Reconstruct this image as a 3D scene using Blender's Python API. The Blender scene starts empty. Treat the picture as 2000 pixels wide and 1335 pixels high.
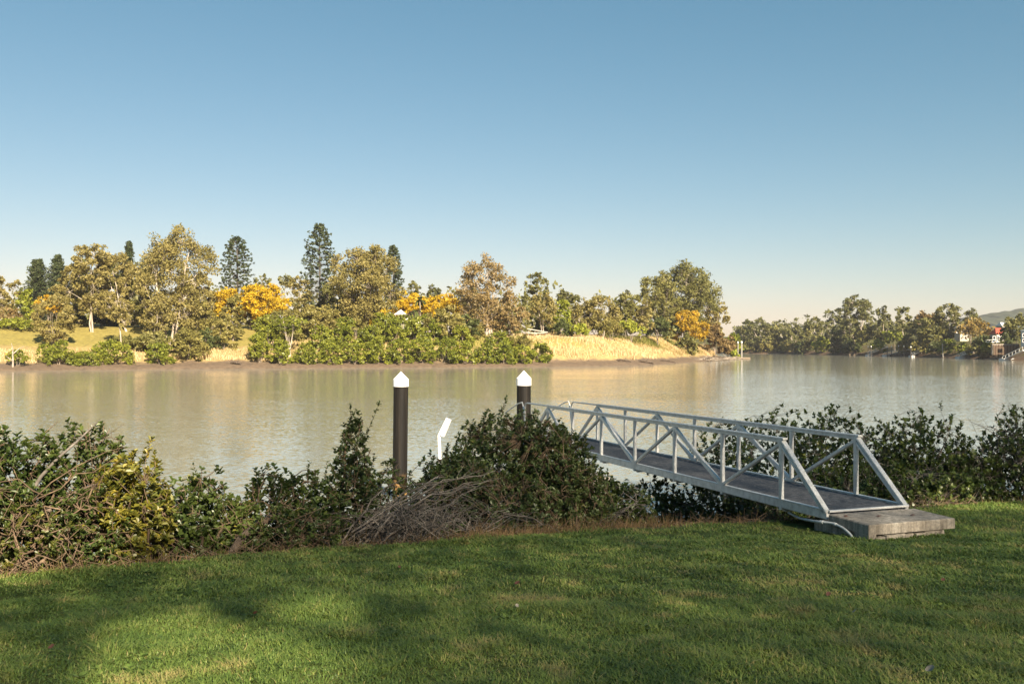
import bpy, math
import numpy as np
from mathutils import Vector

# ------------------------------------------------------------------ camera, sky, sun, exposure
SC = bpy.context.scene
COL = SC.collection
F, HZ = 1750.0, 675.0            # focal length and horizon row in photograph pixels (2000 wide)
cam_d = bpy.data.cameras.new('camera')
cam_d.sensor_width = 36.0
cam_d.lens = F / 2000.0 * 36.0
cam_d.shift_y = 7.5 / 2000.0
cam_d.clip_start, cam_d.clip_end = 0.1, 6000.0
cam = bpy.data.objects.new('camera', cam_d)
cam.location = (0, 0, 0)
cam.rotation_euler = (math.radians(90), 0, 0)
COL.objects.link(cam)
SC.camera = cam

SUN_AZ, SUN_EL = 25.0, 30.0      # degrees right of straight behind the camera, and above the horizon
_a, _e = math.radians(SUN_AZ), math.radians(SUN_EL)
S = Vector((math.sin(_a) * math.cos(_e), -math.cos(_a) * math.cos(_e), math.sin(_e)))
world = bpy.data.worlds.new('World')
SC.world = world
world.use_nodes = True
wn = world.node_tree
sky = wn.nodes.new('ShaderNodeTexSky')
sky.sky_type = 'NISHITA'
sky.sun_disc = False
sky.sun_elevation = _e
sky.sun_rotation = math.radians(180.0 - SUN_AZ)
sky.altitude = 0.0
sky.air_density, sky.dust_density, sky.ozone_density = 1.0, 0.35, 1.0
tint = wn.nodes.new('ShaderNodeMix')
tint.data_type = 'RGBA'
tint.blend_type = 'MULTIPLY'
tint.inputs[0].default_value = 1.0
tint.inputs[7].default_value = (0.735, 0.775, 0.765, 1)
wn.links.new(sky.outputs['Color'], tint.inputs[6])
sepc, comb = wn.nodes.new('ShaderNodeSeparateColor'), wn.nodes.new('ShaderNodeCombineColor')
wn.links.new(tint.outputs[2], sepc.inputs[0])
for _i, (_g, _k) in enumerate(((1.2, 1.075), (0.85, 0.832), (0.8, 0.815))):     # one tone curve per channel, the same in every direction
    _m = [wn.nodes.new('ShaderNodeMath') for _ in range(3)]
    for _n, _op, _v in zip(_m, ('MULTIPLY', 'POWER', 'MULTIPLY'), (0.1415, _g, _k / 0.1415)):
        _n.operation = _op
        _n.inputs[1].default_value = _v
    wn.links.new(sepc.outputs[_i], _m[0].inputs[0])
    wn.links.new(_m[0].outputs[0], _m[1].inputs[0])
    wn.links.new(_m[1].outputs[0], _m[2].inputs[0])
    wn.links.new(_m[2].outputs[0], comb.inputs[_i])
wn.links.new(comb.outputs[0], wn.nodes['Background'].inputs['Color'])
wn.nodes['Background'].inputs['Strength'].default_value = 0.053

sun_d = bpy.data.lights.new('sun', 'SUN')
sun_d.energy = 5.0
sun_d.angle = math.radians(0.5)
sun_d.color = (1.0, 0.86, 0.66)
sun = bpy.data.objects.new('sun', sun_d)
sun.rotation_euler = S.to_track_quat('Z', 'Y').to_euler()
sun.location = (30, -60, 60)
COL.objects.link(sun)

SC.view_settings.view_transform = 'Standard'
SC.view_settings.look = 'None'
SC.view_settings.gamma = 1.0
SC.view_settings.use_curve_mapping = False
SC.view_settings.exposure = 1.57
SC.cycles.max_bounces = 6
SC.cycles.transparent_max_bounces = 8
SC.cycles.volume_bounces = 0

WATER = -4.6
RNG = np.random.default_rng(7)

# ------------------------------------------------------------------ helpers
def X_at(px, Y): return (px - 1000.0) / F * Y
def Z_at(py, Y): return (HZ - py) / F * Y
def P(px, py, Y): return np.array([X_at(px, Y), Y, Z_at(py, Y)])

def nrm(a):
    a = np.asarray(a, float)
    return a / np.maximum(np.linalg.norm(a, axis=-1, keepdims=True), 1e-9)

def _hash(ix, iy, seed):
    h = (ix.astype(np.int64) * 374761393 + iy.astype(np.int64) * 668265263 + seed * 974711) & 0x7fffffff
    h = ((h ^ (h >> 13)) * 1274126177) & 0x7fffffff
    return ((h ^ (h >> 16)) & 0xffff) / 65535.0

def noise2(x, y, seed=0):
    x, y = np.asarray(x, float), np.asarray(y, float)
    ix, iy = np.floor(x), np.floor(y)
    fx, fy = x - ix, y - iy
    fx, fy = fx * fx * (3 - 2 * fx), fy * fy * (3 - 2 * fy)
    a, b = _hash(ix, iy, seed), _hash(ix + 1, iy, seed)
    c, d = _hash(ix, iy + 1, seed), _hash(ix + 1, iy + 1, seed)
    return (a * (1 - fx) + b * fx) * (1 - fy) + (c * (1 - fx) + d * fx) * fy

def fbm(x, y, seed=0, oct=3):
    s, a, t = 0.0, 1.0, 0.0
    for o in range(oct):
        s = s + a * noise2(x * 2 ** o, y * 2 ** o, seed + o); t += a; a *= 0.5
    return s / t

class MB:
    """collects vertices and faces, then links them as one mesh object"""
    def __init__(self): self.v, self.f, self.var, self.sm, self.n = [], [], [], [], 0
    def add(self, v, f, var=0.5, smooth=False):
        v = np.asarray(v, float).reshape(-1, 3); f = np.asarray(f, int)
        self.v.append(v); self.f.append(f + self.n); self.n += len(v)
        self.var.append(np.broadcast_to(np.asarray(var, float), (len(f),)).copy())
        self.sm.append(np.full(len(f), smooth))
    def box(self, c, size, ax=None, var=0.5):
        c = np.asarray(c, float); s = np.asarray(size, float) / 2
        q = np.array([[i, j, k] for i in (-1, 1) for j in (-1, 1) for k in (-1, 1)], float) * s
        if ax is not None: q = q @ np.asarray(ax, float)
        self.add(q + c, [[0, 1, 3, 2], [4, 6, 7, 5], [0, 4, 5, 1], [2, 3, 7, 6], [0, 2, 6, 4], [1, 5, 7, 3]], var)
    def bar(self, p0, p1, w, h, up=(0, 0, 1), ch=0.15, var=0.5, end_up=None):
        """chamfered rectangular section from p0 to p1: w across, h along up"""
        p0, p1 = np.asarray(p0, float), np.asarray(p1, float)
        d = nrm(p1 - p0); u = np.asarray(up, float); s = nrm(np.cross(d, u)); u = np.cross(s, d)
        c = ch * min(w, h); a, b = w / 2, h / 2
        pr = [(-a + c, -b), (a - c, -b), (a, -b + c), (a, b - c), (a - c, b), (-a + c, b), (-a, b - c), (-a, -b + c)]
        ring = np.array([s * x + u * y for x, y in pr])
        v = np.concatenate([ring + p0, ring + p1])
        self.add(v, [[i, (i + 1) % 8, 8 + (i + 1) % 8, 8 + i] for i in range(8)], var)
        self.add(ring + p0, [[0, 7, 6, 5], [0, 5, 4, 1], [1, 4, 3, 2]], var)
        self.add(ring + p1, [[0, 1, 4, 5], [0, 5, 6, 7], [1, 2, 3, 4]], var)
    def tube(self, pts, r, n=6, cap=True, var=0.5):
        pts = np.asarray(pts, float); m = len(pts)
        r = np.broadcast_to(np.asarray(r, float), (m,))
        t = np.gradient(pts, axis=0); t = nrm(t)
        ref = np.array([0.0, 0.0, 1.0]) if abs(t[0, 2]) < 0.9 else np.array([1.0, 0.0, 0.0])
        u = nrm(np.cross(t, ref)); w = np.cross(t, u)
        a = np.arange(n) * 2 * math.pi / n
        v = pts[:, None] + r[:, None, None] * (np.cos(a)[None, :, None] * u[:, None] + np.sin(a)[None, :, None] * w[:, None])
        f = [[i * n + j, i * n + (j + 1) % n, (i + 1) * n + (j + 1) % n, (i + 1) * n + j] for i in range(m - 1) for j in range(n)]
        self.add(v, f, var, True)
        if cap:
            v2 = np.concatenate([v[-1], pts[-1:] + t[-1] * r[-1] * 0.3])
            self.add(v2, [[j, (j + 1) % n, n] for j in range(n)], var, True)
            v2 = np.concatenate([v[0], pts[:1] - t[0] * r[0] * 0.3])
            self.add(v2, [[(j + 1) % n, j, n] for j in range(n)], var, True)
    def sticks(self, a, b, r0, r1, n=3, var=0.5):
        """many straight tapered twigs at once"""
        a, b = np.asarray(a, float), np.asarray(b, float); m = len(a)
        if not m: return
        t = nrm(b - a)
        ref = np.where(np.abs(t[:, 2:3]) < 0.9, np.array([[0, 0, 1.0]]), np.array([[1.0, 0, 0]]))
        u = nrm(np.cross(t, ref)); w = np.cross(t, u)
        g = np.arange(n) * 2 * math.pi / n
        ring = np.cos(g)[None, :, None] * u[:, None] + np.sin(g)[None, :, None] * w[:, None]
        r0 = np.broadcast_to(np.asarray(r0, float), (m,))[:, None, None]; r1 = np.broadcast_to(np.asarray(r1, float), (m,))[:, None, None]
        v = np.concatenate([a[:, None] + ring * r0, b[:, None] + ring * r1], axis=1)
        o = (np.arange(m) * 2 * n)[:, None, None]
        q = np.array([[j, (j + 1) % n, n + (j + 1) % n, n + j] for j in range(n)])[None]
        vv = np.repeat(np.broadcast_to(np.asarray(var, float), (m,)), n)
        self.add(v, (o + q).reshape(-1, 4), vv, True)
    def cards(self, c, d, nn, L, W, var):
        """diamond leaf cards: centre c, long axis d, facing nn"""
        c = np.asarray(c, float); m = len(c)
        if not m: return
        d = nrm(d); s = nrm(np.cross(d, nn))
        L = np.broadcast_to(np.asarray(L, float), (m,))[:, None]; W = np.broadcast_to(np.asarray(W, float), (m,))[:, None]
        v = np.stack([c - d * L / 2, c + s * W / 2 - d * L * 0.05, c + d * L / 2, c - s * W / 2 - d * L * 0.05], axis=1)
        f = (np.arange(m) * 4)[:, None] + np.arange(4)[None]
        self.add(v, f, var)
    def leaves(self, c, d, nn, L, W, var):
        """oval folded leaves, base at c, pointing along d"""
        c = np.asarray(c, float); m = len(c)
        if not m: return
        d = nrm(d); s = nrm(np.cross(d, nn)); u = np.cross(s, d)
        L = np.broadcast_to(np.asarray(L, float), (m,))[:, None]; W = np.broadcast_to(np.asarray(W, float), (m,))[:, None]
        b = c; t = c + d * L - u * L * 0.12
        l1 = c + d * L * 0.35 + s * W * 0.45 + u * W * 0.22; l2 = c + d * L * 0.75 + s * W * 0.38 + u * W * 0.15
        r1 = c + d * L * 0.35 - s * W * 0.45 + u * W * 0.22; r2 = c + d * L * 0.75 - s * W * 0.38 + u * W * 0.15
        v = np.stack([b, l1, l2, t, r2, r1], axis=1)
        o = (np.arange(m) * 6)[:, None, None]
        f = (o + np.array([[0, 1, 2, 3], [3, 4, 5, 0]])[None]).reshape(-1, 4)
        self.add(v, f, np.repeat(np.broadcast_to(np.asarray(var, float), (m,)), 2))
    def build(self, name, mat, parent=None, origin=None, **props):
        me = bpy.data.meshes.new(name)
        v = np.concatenate(self.v)
        if origin is None and parent is not None: origin = parent.location
        if origin is not None: v = v - np.array(origin)
        loops = np.concatenate([f.ravel() for f in self.f]).astype(np.int32)
        sizes = np.concatenate([np.full(len(f), f.shape[1]) for f in self.f])
        me.vertices.add(len(v)); me.vertices.foreach_set('co', v.astype(np.float32).ravel())
        me.loops.add(len(loops)); me.loops.foreach_set('vertex_index', loops)
        me.polygons.add(len(sizes))
        me.polygons.foreach_set('loop_start', np.concatenate([[0], np.cumsum(sizes)[:-1]]).astype(np.int32))
        me.polygons.foreach_set('use_smooth', np.concatenate(self.sm))
        at = me.attributes.new('var', 'FLOAT', 'FACE'); at.data.foreach_set('value', np.concatenate(self.var).astype(np.float32))
        me.update(calc_edges=True)
        me.materials.append(mat)
        o = bpy.data.objects.new(name, me); COL.objects.link(o)
        if parent is not None: o.parent = parent
        elif origin is not None: o.location = origin
        for k, val in props.items(): o[k] = val
        return o

def thing(name, loc, label, cat, group=None):
    o = bpy.data.objects.new(name, None); o.empty_display_size = 0.2
    o.location = [float(x) for x in loc]; COL.objects.link(o)
    o['label'], o['category'] = label, cat
    if group: o['group'] = group
    return o

# ------------------------------------------------------------------ materials
def new_mat(name):
    m = bpy.data.materials.new(name); m.use_nodes = True
    nt = m.node_tree
    return m, nt, nt.nodes['Principled BSDF'], nt.nodes['Material Output']

def ramp(nt, stops):
    r = nt.nodes.new('ShaderNodeValToRGB'); e = r.color_ramp.elements
    while len(e) < len(stops): e.new(0.5)
    for i, (p, c) in enumerate(stops):
        e[i].position = p; e[i].color = (*c, 1)
    return r

def noise_node(nt, scale, detail=4, rough=0.55, vec=None):
    n = nt.nodes.new('ShaderNodeTexNoise')
    n.inputs['Scale'].default_value = scale; n.inputs['Detail'].default_value = detail; n.inputs['Roughness'].default_value = rough
    if vec is not None: nt.links.new(vec, n.inputs['Vector'])
    return n

def pos_vec(nt, scale=(1, 1, 1)):
    g = nt.nodes.new('ShaderNodeNewGeometry'); mp = nt.nodes.new('ShaderNodeMapping')
    mp.inputs['Scale'].default_value = scale
    nt.links.new(g.outputs['Position'], mp.inputs['Vector'])
    return mp.outputs['Vector']

def leaf_mat(name, cols, rough=0.55, transl=0.2, spec=0.3):
    m, nt, b, out = new_mat(name)
    a = nt.nodes.new('ShaderNodeAttribute'); a.attribute_name = 'var'
    r = ramp(nt, [(i / (len(cols) - 1), c) for i, c in enumerate(cols)])
    nt.links.new(a.outputs['Fac'], r.inputs['Fac'])
    nt.links.new(r.outputs['Color'], b.inputs['Base Color'])
    b.inputs['Roughness'].default_value = rough
    b.inputs['Specular IOR Level'].default_value = spec
    t = nt.nodes.new('ShaderNodeBsdfTranslucent')
    br = nt.nodes.new('ShaderNodeMix'); br.data_type = 'RGBA'; br.blend_type = 'MULTIPLY'; br.inputs[0].default_value = 1
    nt.links.new(r.outputs['Color'], br.inputs[6]); br.inputs[7].default_value = (1.3, 1.25, 0.7, 1)
    nt.links.new(br.outputs[2], t.inputs['Color'])
    mx = nt.nodes.new('ShaderNodeMixShader'); mx.inputs[0].default_value = transl
    nt.links.new(b.outputs[0], mx.inputs[1]); nt.links.new(t.outputs[0], mx.inputs[2])
    nt.links.new(mx.outputs[0], out.inputs['Surface'])
    return m

def rough_mat(name, cols, scale=3.0, rough=0.8, bump=0.3, metal=0.0, stretch=(1, 1, 1), spec=0.3, dist=0.02, detail=5):
    m, nt, b, out = new_mat(name)
    v = pos_vec(nt, stretch)
    n = noise_node(nt, scale, detail, 0.6, v)
    r = ramp(nt, [(0.3 + 0.4 * i / max(1, len(cols) - 1), c) for i, c in enumerate(cols)])
    nt.links.new(n.outputs['Fac'], r.inputs['Fac']); nt.links.new(r.outputs['Color'], b.inputs['Base Color'])
    b.inputs['Roughness'].default_value = rough; b.inputs['Metallic'].default_value = metal
    b.inputs['Specular IOR Level'].default_value = spec
    if bump:
        n2 = noise_node(nt, scale * 4, 4, 0.6, v)
        bp = nt.nodes.new('ShaderNodeBump'); bp.inputs['Strength'].default_value = bump; bp.inputs['Distance'].default_value = dist
        nt.links.new(n2.outputs['Fac'], bp.inputs['Height']); nt.links.new(bp.outputs['Normal'], b.inputs['Normal'])
    return m

M = {}
M['gum_leaf'] = leaf_mat('gum_leaf', [(.11, .1, .028), (.2, .17, .05), (.29, .235, .083)])
M['gum_red_leaf'] = leaf_mat('gum_red_leaf', [(.125, .098, .034), (.22, .16, .062), (.3, .21, .095)])
M['gum_green_leaf'] = leaf_mat('gum_green_leaf', [(.08, .085, .024), (.145, .14, .038), (.21, .19, .056)])
M['gum_far_leaf'] = leaf_mat('gum_far_leaf', [(.06, .068, .022), (.115, .116, .034), (.18, .162, .05)])
M['pine_leaf'] = leaf_mat('pine_leaf', [(.028, .042, .016), (.045, .06, .022), (.075, .085, .03)], transl=0.12)
M['gold_leaf'] = leaf_mat('gold_leaf', [(.28, .2, .014), (.5, .345, .018), (.62, .44, .032)], transl=0.35)
M['amber_leaf'] = leaf_mat('amber_leaf', [(.2, .165, .02), (.42, .27, .02), (.55, .35, .03)], transl=0.35)
M['mangrove_leaf'] = leaf_mat('mangrove_leaf', [(.06, .08, .01), (.145, .165, .018), (.27, .27, .034)], rough=0.45)
M['bright_leaf'] = leaf_mat('bright_leaf', [(.12, .15, .016), (.21, .235, .024), (.31, .31, .04)])
M['olive_leaf'] = leaf_mat('olive_leaf', [(.12, .11, .03), (.185, .165, .042), (.26, .215, .068)])
M['brown_leaf'] = leaf_mat('brown_leaf', [(.1, .065, .025), (.17, .115, .04), (.24, .17, .07)])
M['dark_leaf'] = leaf_mat('dark_leaf', [(.045, .06, .017), (.072, .088, .025), (.11, .12, .032)])
M['bush_leaf'] = leaf_mat('bush_leaf', [(.04, .065, .016), (.07, .1, .022), (.11, .135, .03), (.22, .2, .035)], rough=0.38, transl=0.28, spec=0.45)
M['bush_yellow_leaf'] = leaf_mat('bush_yellow_leaf', [(.05, .07, .016), (.1, .11, .02), (.2, .18, .025), (.32, .24, .03)], rough=0.4, transl=0.3, spec=0.4)  # yellower leaves, sunlight on the left bushes put into the colour
M['vine_leaf'] = leaf_mat('vine_leaf', [(.04, .062, .02), (.065, .095, .028), (.105, .135, .04), (.2, .15, .05)], rough=0.45, transl=0.25, spec=0.4)
M['straw'] = leaf_mat('straw', [(.13, .14, .03), (.36, .27, .115), (.58, .44, .25)], rough=0.8, transl=0.25, spec=0.1)
M['dry_grass'] = leaf_mat('dry_grass', [(.1, .09, .03), (.16, .1, .055), (.24, .16, .09)], rough=0.8, transl=0.2, spec=0.1)
M['grass'] = leaf_mat('grass', [(.072, .12, .026), (.118, .178, .037), (.185, .225, .055), (.3, .26, .1)], rough=0.5, transl=0.3, spec=0.3)
M['white_bark'] = rough_mat('white_bark', [(.2, .16, .12), (.4, .34, .27), (.55, .49, .41)], 0.9, 0.8, 0, stretch=(1, 1, .3))
M['grey_bark'] = rough_mat('grey_bark', [(.12, .1, .075), (.22, .18, .14), (.3, .25, .2)], 1.5, 0.9, 0)
M['dark_bark'] = rough_mat('dark_bark', [(.05, .04, .03), (.09, .075, .055), (.13, .11, .085)], 3, 0.9, 0.4)
M['twig'] = rough_mat('twig', [(.06, .052, .043), (.12, .104, .088), (.24, .21, .18)], 5, 0.85, 0)
M['brown_twig'] = rough_mat('brown_twig', [(.06, .04, .026), (.12, .082, .052), (.22, .155, .1)], 5, 0.85, 0)
M['deadwood'] = rough_mat('deadwood', [(.2, .165, .13), (.32, .27, .22), (.42, .36, .3)], 1.5, 0.85, 0)
M['log_bark'] = rough_mat('log_bark', [(.04, .03, .022), (.1, .075, .055), (.17, .13, .1)], 9, 0.9, 0.8, stretch=(1, 1, .4), dist=0.03)

# ------------------------------------------------------------------ the near bank: lawn and the slope down to the river
CREST = np.array([(-40, -14), (-12, 4.8), (-5.3, 9.2), (-3.3, 10.6), (-.7, 11.95), (1.6, 13.4), (3.2, 13.9), (4.6, 14.3), (6, 15.3), (7.3, 16.2), (10.2, 17.7), (16, 21), (40, 36), (80, 60)], float)
def crest_d(x, y):
    """metres beyond the crest (positive towards the river)"""
    yc = np.interp(x, CREST[:, 0], CREST[:, 1])
    yc = yc + 0.25 * (noise2(x * 0.9, x * 0 + 3.3, 5) - .5) + .12 * (noise2(x * 3, x * 0 + 1.3, 6) - .5)
    return (y - yc) * 0.8
def lawn_z(x, y):
    yy = np.maximum(y, -14)
    return -1.6 - 0.083 * yy + 0.07 * (fbm(x * .45, y * .45, 11) - .5) + .035 * (fbm(x * 2.1, y * 2.1, 12) - .5)
def near_z(x, y):
    x, y = np.asarray(x, float), np.asarray(y, float)
    d = crest_d(x, y)
    z = lawn_z(x, y)
    drop = np.where(d > 0, np.where(d < 1.0, 0.3 * d * d, 0.3 + 0.6 * (d - 1.0)), 0)
    drop = np.minimum(drop + np.where(d > 0, .25 * (fbm(x * 1.3, y * 1.3, 21) - .4) * np.minimum(d, 1), 0), 4.2)
    return np.maximum(z - drop, -6.2)

def grid_mesh(xs, ys, zf):
    gx, gy = np.meshgrid(xs, ys)
    gz = zf(gx, gy)
    v = np.stack([gx, gy, gz], -1).reshape(-1, 3)
    nx, ny = len(xs), len(ys)
    i, j = np.meshgrid(np.arange(nx - 1), np.arange(ny - 1))
    a = (j * nx + i).ravel()
    return v, np.stack([a, a + 1, a + nx + 1, a + nx], 1)

lm, nt, b, out = new_mat('lawn')
v_ = pos_vec(nt)
n1 = noise_node(nt, 0.7, 5, .6, v_); n2 = noise_node(nt, 26, 4, .7, v_)
r1 = ramp(nt, [(0.3, (.05, .08, .02)), (0.5, (.075, .11, .028)), (0.72, (.115, .125, .04))])
r2 = ramp(nt, [(0.3, (.35, .33, .3)), (0.75, (1.25, 1.15, 1.0))])
mx = nt.nodes.new('ShaderNodeMix'); mx.data_type = 'RGBA'; mx.blend_type = 'MULTIPLY'; mx.inputs[0].default_value = 1
nt.links.new(n1.outputs['Fac'], r1.inputs['Fac']); nt.links.new(n2.outputs['Fac'], r2.inputs['Fac'])
nt.links.new(r1.outputs['Color'], mx.inputs[6]); nt.links.new(r2.outputs['Color'], mx.inputs[7])
nt.links.new(mx.outputs[2], b.inputs['Base Color']); b.inputs['Roughness'].default_value = .95; b.inputs['Specular IOR Level'].default_value = .1
M['lawn'] = lm
M['soil'] = rough_mat('soil', [(.05, .035, .022), (.1, .07, .045), (.19, .125, .08)], 2.5, .95, .8, dist=.05)
M['mud'] = rough_mat('mud', [(.13, .085, .05), (.2, .135, .085), (.27, .19, .12)], .6, .6, .3, dist=.1)

xs = np.concatenate([np.arange(-60, -12, 2.0), np.arange(-12, 20, .2), np.arange(20, 90, 2.5)])
ys = np.concatenate([np.arange(-40, 2, 2.0), np.arange(2, 26, .2), np.arange(26, 70, 2.5)])
gv, gf = grid_mesh(xs, ys, near_z)
cd = crest_d(gv[gf].mean(1)[:, 0], gv[gf].mean(1)[:, 1])
mb = MB(); mb.add(gv, gf[cd < 0.02], smooth=True); mb.build('lawn', M['lawn'], kind='structure', label='shaded mown lawn falling gently towards the river')
mb = MB(); mb.add(gv, gf[cd >= 0.02], smooth=True); mb.build('riverbank', M['soil'], kind='structure', label='brown earth slope between lawn and river')

# ------------------------------------------------------------------ river
wm, nt, b, out = new_mat('river_water')
g = nt.nodes.new('ShaderNodeNewGeometry')
def wave(sx, sy, detail):
    mp = nt.nodes.new('ShaderNodeMapping'); mp.inputs['Scale'].default_value = (sx, sy, 1)
    nt.links.new(g.outputs['Position'], mp.inputs['Vector'])
    n = noise_node(nt, 1.0, detail, .55, mp.outputs['Vector'])
    s = nt.nodes.new('ShaderNodeVectorMath'); s.operation = 'SUBTRACT'; s.inputs[1].default_value = (.5, .5, .5)
    nt.links.new(n.outputs['Color'], s.inputs[0])
    return s.outputs[0]
w1, w2 = wave(4.0, 8.0, 3), wave(.5, 1.1, 2)
add = nt.nodes.new('ShaderNodeVectorMath'); add.operation = 'ADD'
hf = nt.nodes.new('ShaderNodeVectorMath'); hf.operation = 'SCALE'; hf.inputs['Scale'].default_value = .2
nt.links.new(w2, hf.inputs[0])
nt.links.new(w1, add.inputs[0]); nt.links.new(hf.outputs[0], add.inputs[1])
mp = nt.nodes.new('ShaderNodeMapping'); mp.inputs['Scale'].default_value = (.008, .045, 1)
nt.links.new(g.outputs['Position'], mp.inputs['Vector'])
patch = noise_node(nt, 1.0, 3, .55, mp.outputs['Vector'])
pr = nt.nodes.new('ShaderNodeMapRange'); pr.inputs[1].default_value = .35; pr.inputs[2].default_value = .65
pr.inputs[3].default_value = .45; pr.inputs[4].default_value = 1.15
nt.links.new(patch.outputs['Fac'], pr.inputs[0])
sep = nt.nodes.new('ShaderNodeSeparateXYZ'); nt.links.new(g.outputs['Position'], sep.inputs[0])
yr = nt.nodes.new('ShaderNodeMapRange'); yr.interpolation_type = 'SMOOTHSTEP'
yr.inputs[1].default_value = 105; yr.inputs[2].default_value = 165; yr.inputs[3].default_value = .42; yr.inputs[4].default_value = .2
nt.links.new(sep.outputs['Y'], yr.inputs[0])
amp = nt.nodes.new('ShaderNodeMath'); amp.operation = 'MULTIPLY'
nt.links.new(pr.outputs[0], amp.inputs[0]); nt.links.new(yr.outputs[0], amp.inputs[1])
sc = nt.nodes.new('ShaderNodeVectorMath'); sc.operation = 'SCALE'
nt.links.new(add.outputs[0], sc.inputs[0]); nt.links.new(amp.outputs[0], sc.inputs['Scale'])
fl = nt.nodes.new('ShaderNodeVectorMath'); fl.operation = 'MULTIPLY'; fl.inputs[1].default_value = (.7, 1, 0)
nt.links.new(sc.outputs[0], fl.inputs[0])
ad = nt.nodes.new('ShaderNodeVectorMath'); ad.operation = 'ADD'; ad.inputs[1].default_value = (0, 0, 1)
nt.links.new(fl.outputs[0], ad.inputs[0])
nz = nt.nodes.new('ShaderNodeVectorMath'); nz.operation = 'NORMALIZE'; nt.links.new(ad.outputs[0], nz.inputs[0])
nt.links.new(nz.outputs[0], b.inputs['Normal'])
b.inputs['Base Color'].default_value = (.27, .27, .22, 1)
b.inputs['Roughness'].default_value = .06; b.inputs['IOR'].default_value = 1.4
M['water'] = wm
mb = MB(); mb.add([(-700, -40, WATER), (1350, -40, WATER), (1350, 2300, WATER), (-700, 2300, WATER)], [[0, 1, 2, 3]])
mb.build('river', M['water'], kind='structure', label='broad muddy brown river with small ripples')

# ------------------------------------------------------------------ far banks
def shore(pts): return np.array([(X_at(px, Yy), Yy) for px, Yy in ((p, -WATER * F / (py - HZ)) for p, py in pts)])
PEN_PX = [(-300, 727), (0, 724.5), (100, 723), (300, 721), (500, 719.5), (700, 718), (900, 717), (1070, 715.5), (1200, 714), (1265, 713), (1330, 708.5), (1400, 704), (1440, 701)]
PEN = np.concatenate([shore(PEN_PX), [(80, 335), (68, 390), (30, 450), (-60, 520), (-300, 560), (-480, 500), (-420, 155)]])
RB_PX = [(1450, 690), (1560, 691), (1650, 693.5), (1700, 695), (1780, 697), (1860, 699), (1940, 702), (2000, 705), (2200, 720)]
RB = np.concatenate([[(-80, 760), (60, 700), (125, 600)], shore(RB_PX), [(135, 140), (420, 110), (1300, 300), (1300, 2200), (-650, 2200), (-650, 900)]])
def poly_d(poly, x, y):
    """signed distance to the shore, positive inland"""
    x, y = np.asarray(x, float), np.asarray(y, float)
    best = np.full(x.shape, 1e9); inside = np.zeros(x.shape, bool)
    n = len(poly)
    for i in range(n):
        ax, ay = poly[i]; bx, by = poly[(i + 1) % n]
        dx, dy = bx - ax, by - ay
        t = np.clip(((x - ax) * dx + (y - ay) * dy) / (dx * dx + dy * dy), 0, 1)
        best = np.minimum(best, np.hypot(x - ax - t * dx, y - ay - t * dy))
        with np.errstate(divide='ignore', invalid='ignore'):
            inside ^= ((ay > y) != (by > y)) & (x < (bx - ax) * (y - ay) / (by - ay + 1e-12) + ax)
    return np.where(inside, best, -best)
def pen_z(x, y):
    d = poly_d(PEN, x, y)
    dn = d + 2.2 * (fbm(np.asarray(x) * .12, np.asarray(y) * .12, 31) - .5) * np.clip(d / 4, 0, 1)
    zr = np.interp(dn, [-8, 0, 1.2, 6.3, 7.6, 15.5, 24, 60], [-6.5, -4.65, -4.2, -3.5, -2.3, 1.9, 2.6, 3.4])
    zl = np.interp(dn, [-8, 0, 1.2, 6.5, 8.5, 18, 40, 80], [-6.5, -4.65, -4.2, -3.5, -2.9, -.4, 4.2, 6.2])
    k = np.clip((np.asarray(x) + 62) / 40, 0, 1)
    return zl * (1 - k) + zr * k + .5 * (fbm(np.asarray(x) * .3, np.asarray(y) * .3, 33) - .5) * np.clip(d / 3, 0, 1)
def rb_z(x, y):
    d = poly_d(RB, x, y)
    z = np.interp(d, [-8, 0, 2, 6, 16, 34, 90, 300], [-6.5, -4.65, -4.1, -2.4, .8, 3.6, 7, 9])
    return z + .8 * (fbm(np.asarray(x) * .1, np.asarray(y) * .1, 41) - .5) * np.clip(d / 6, 0, 1)

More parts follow.
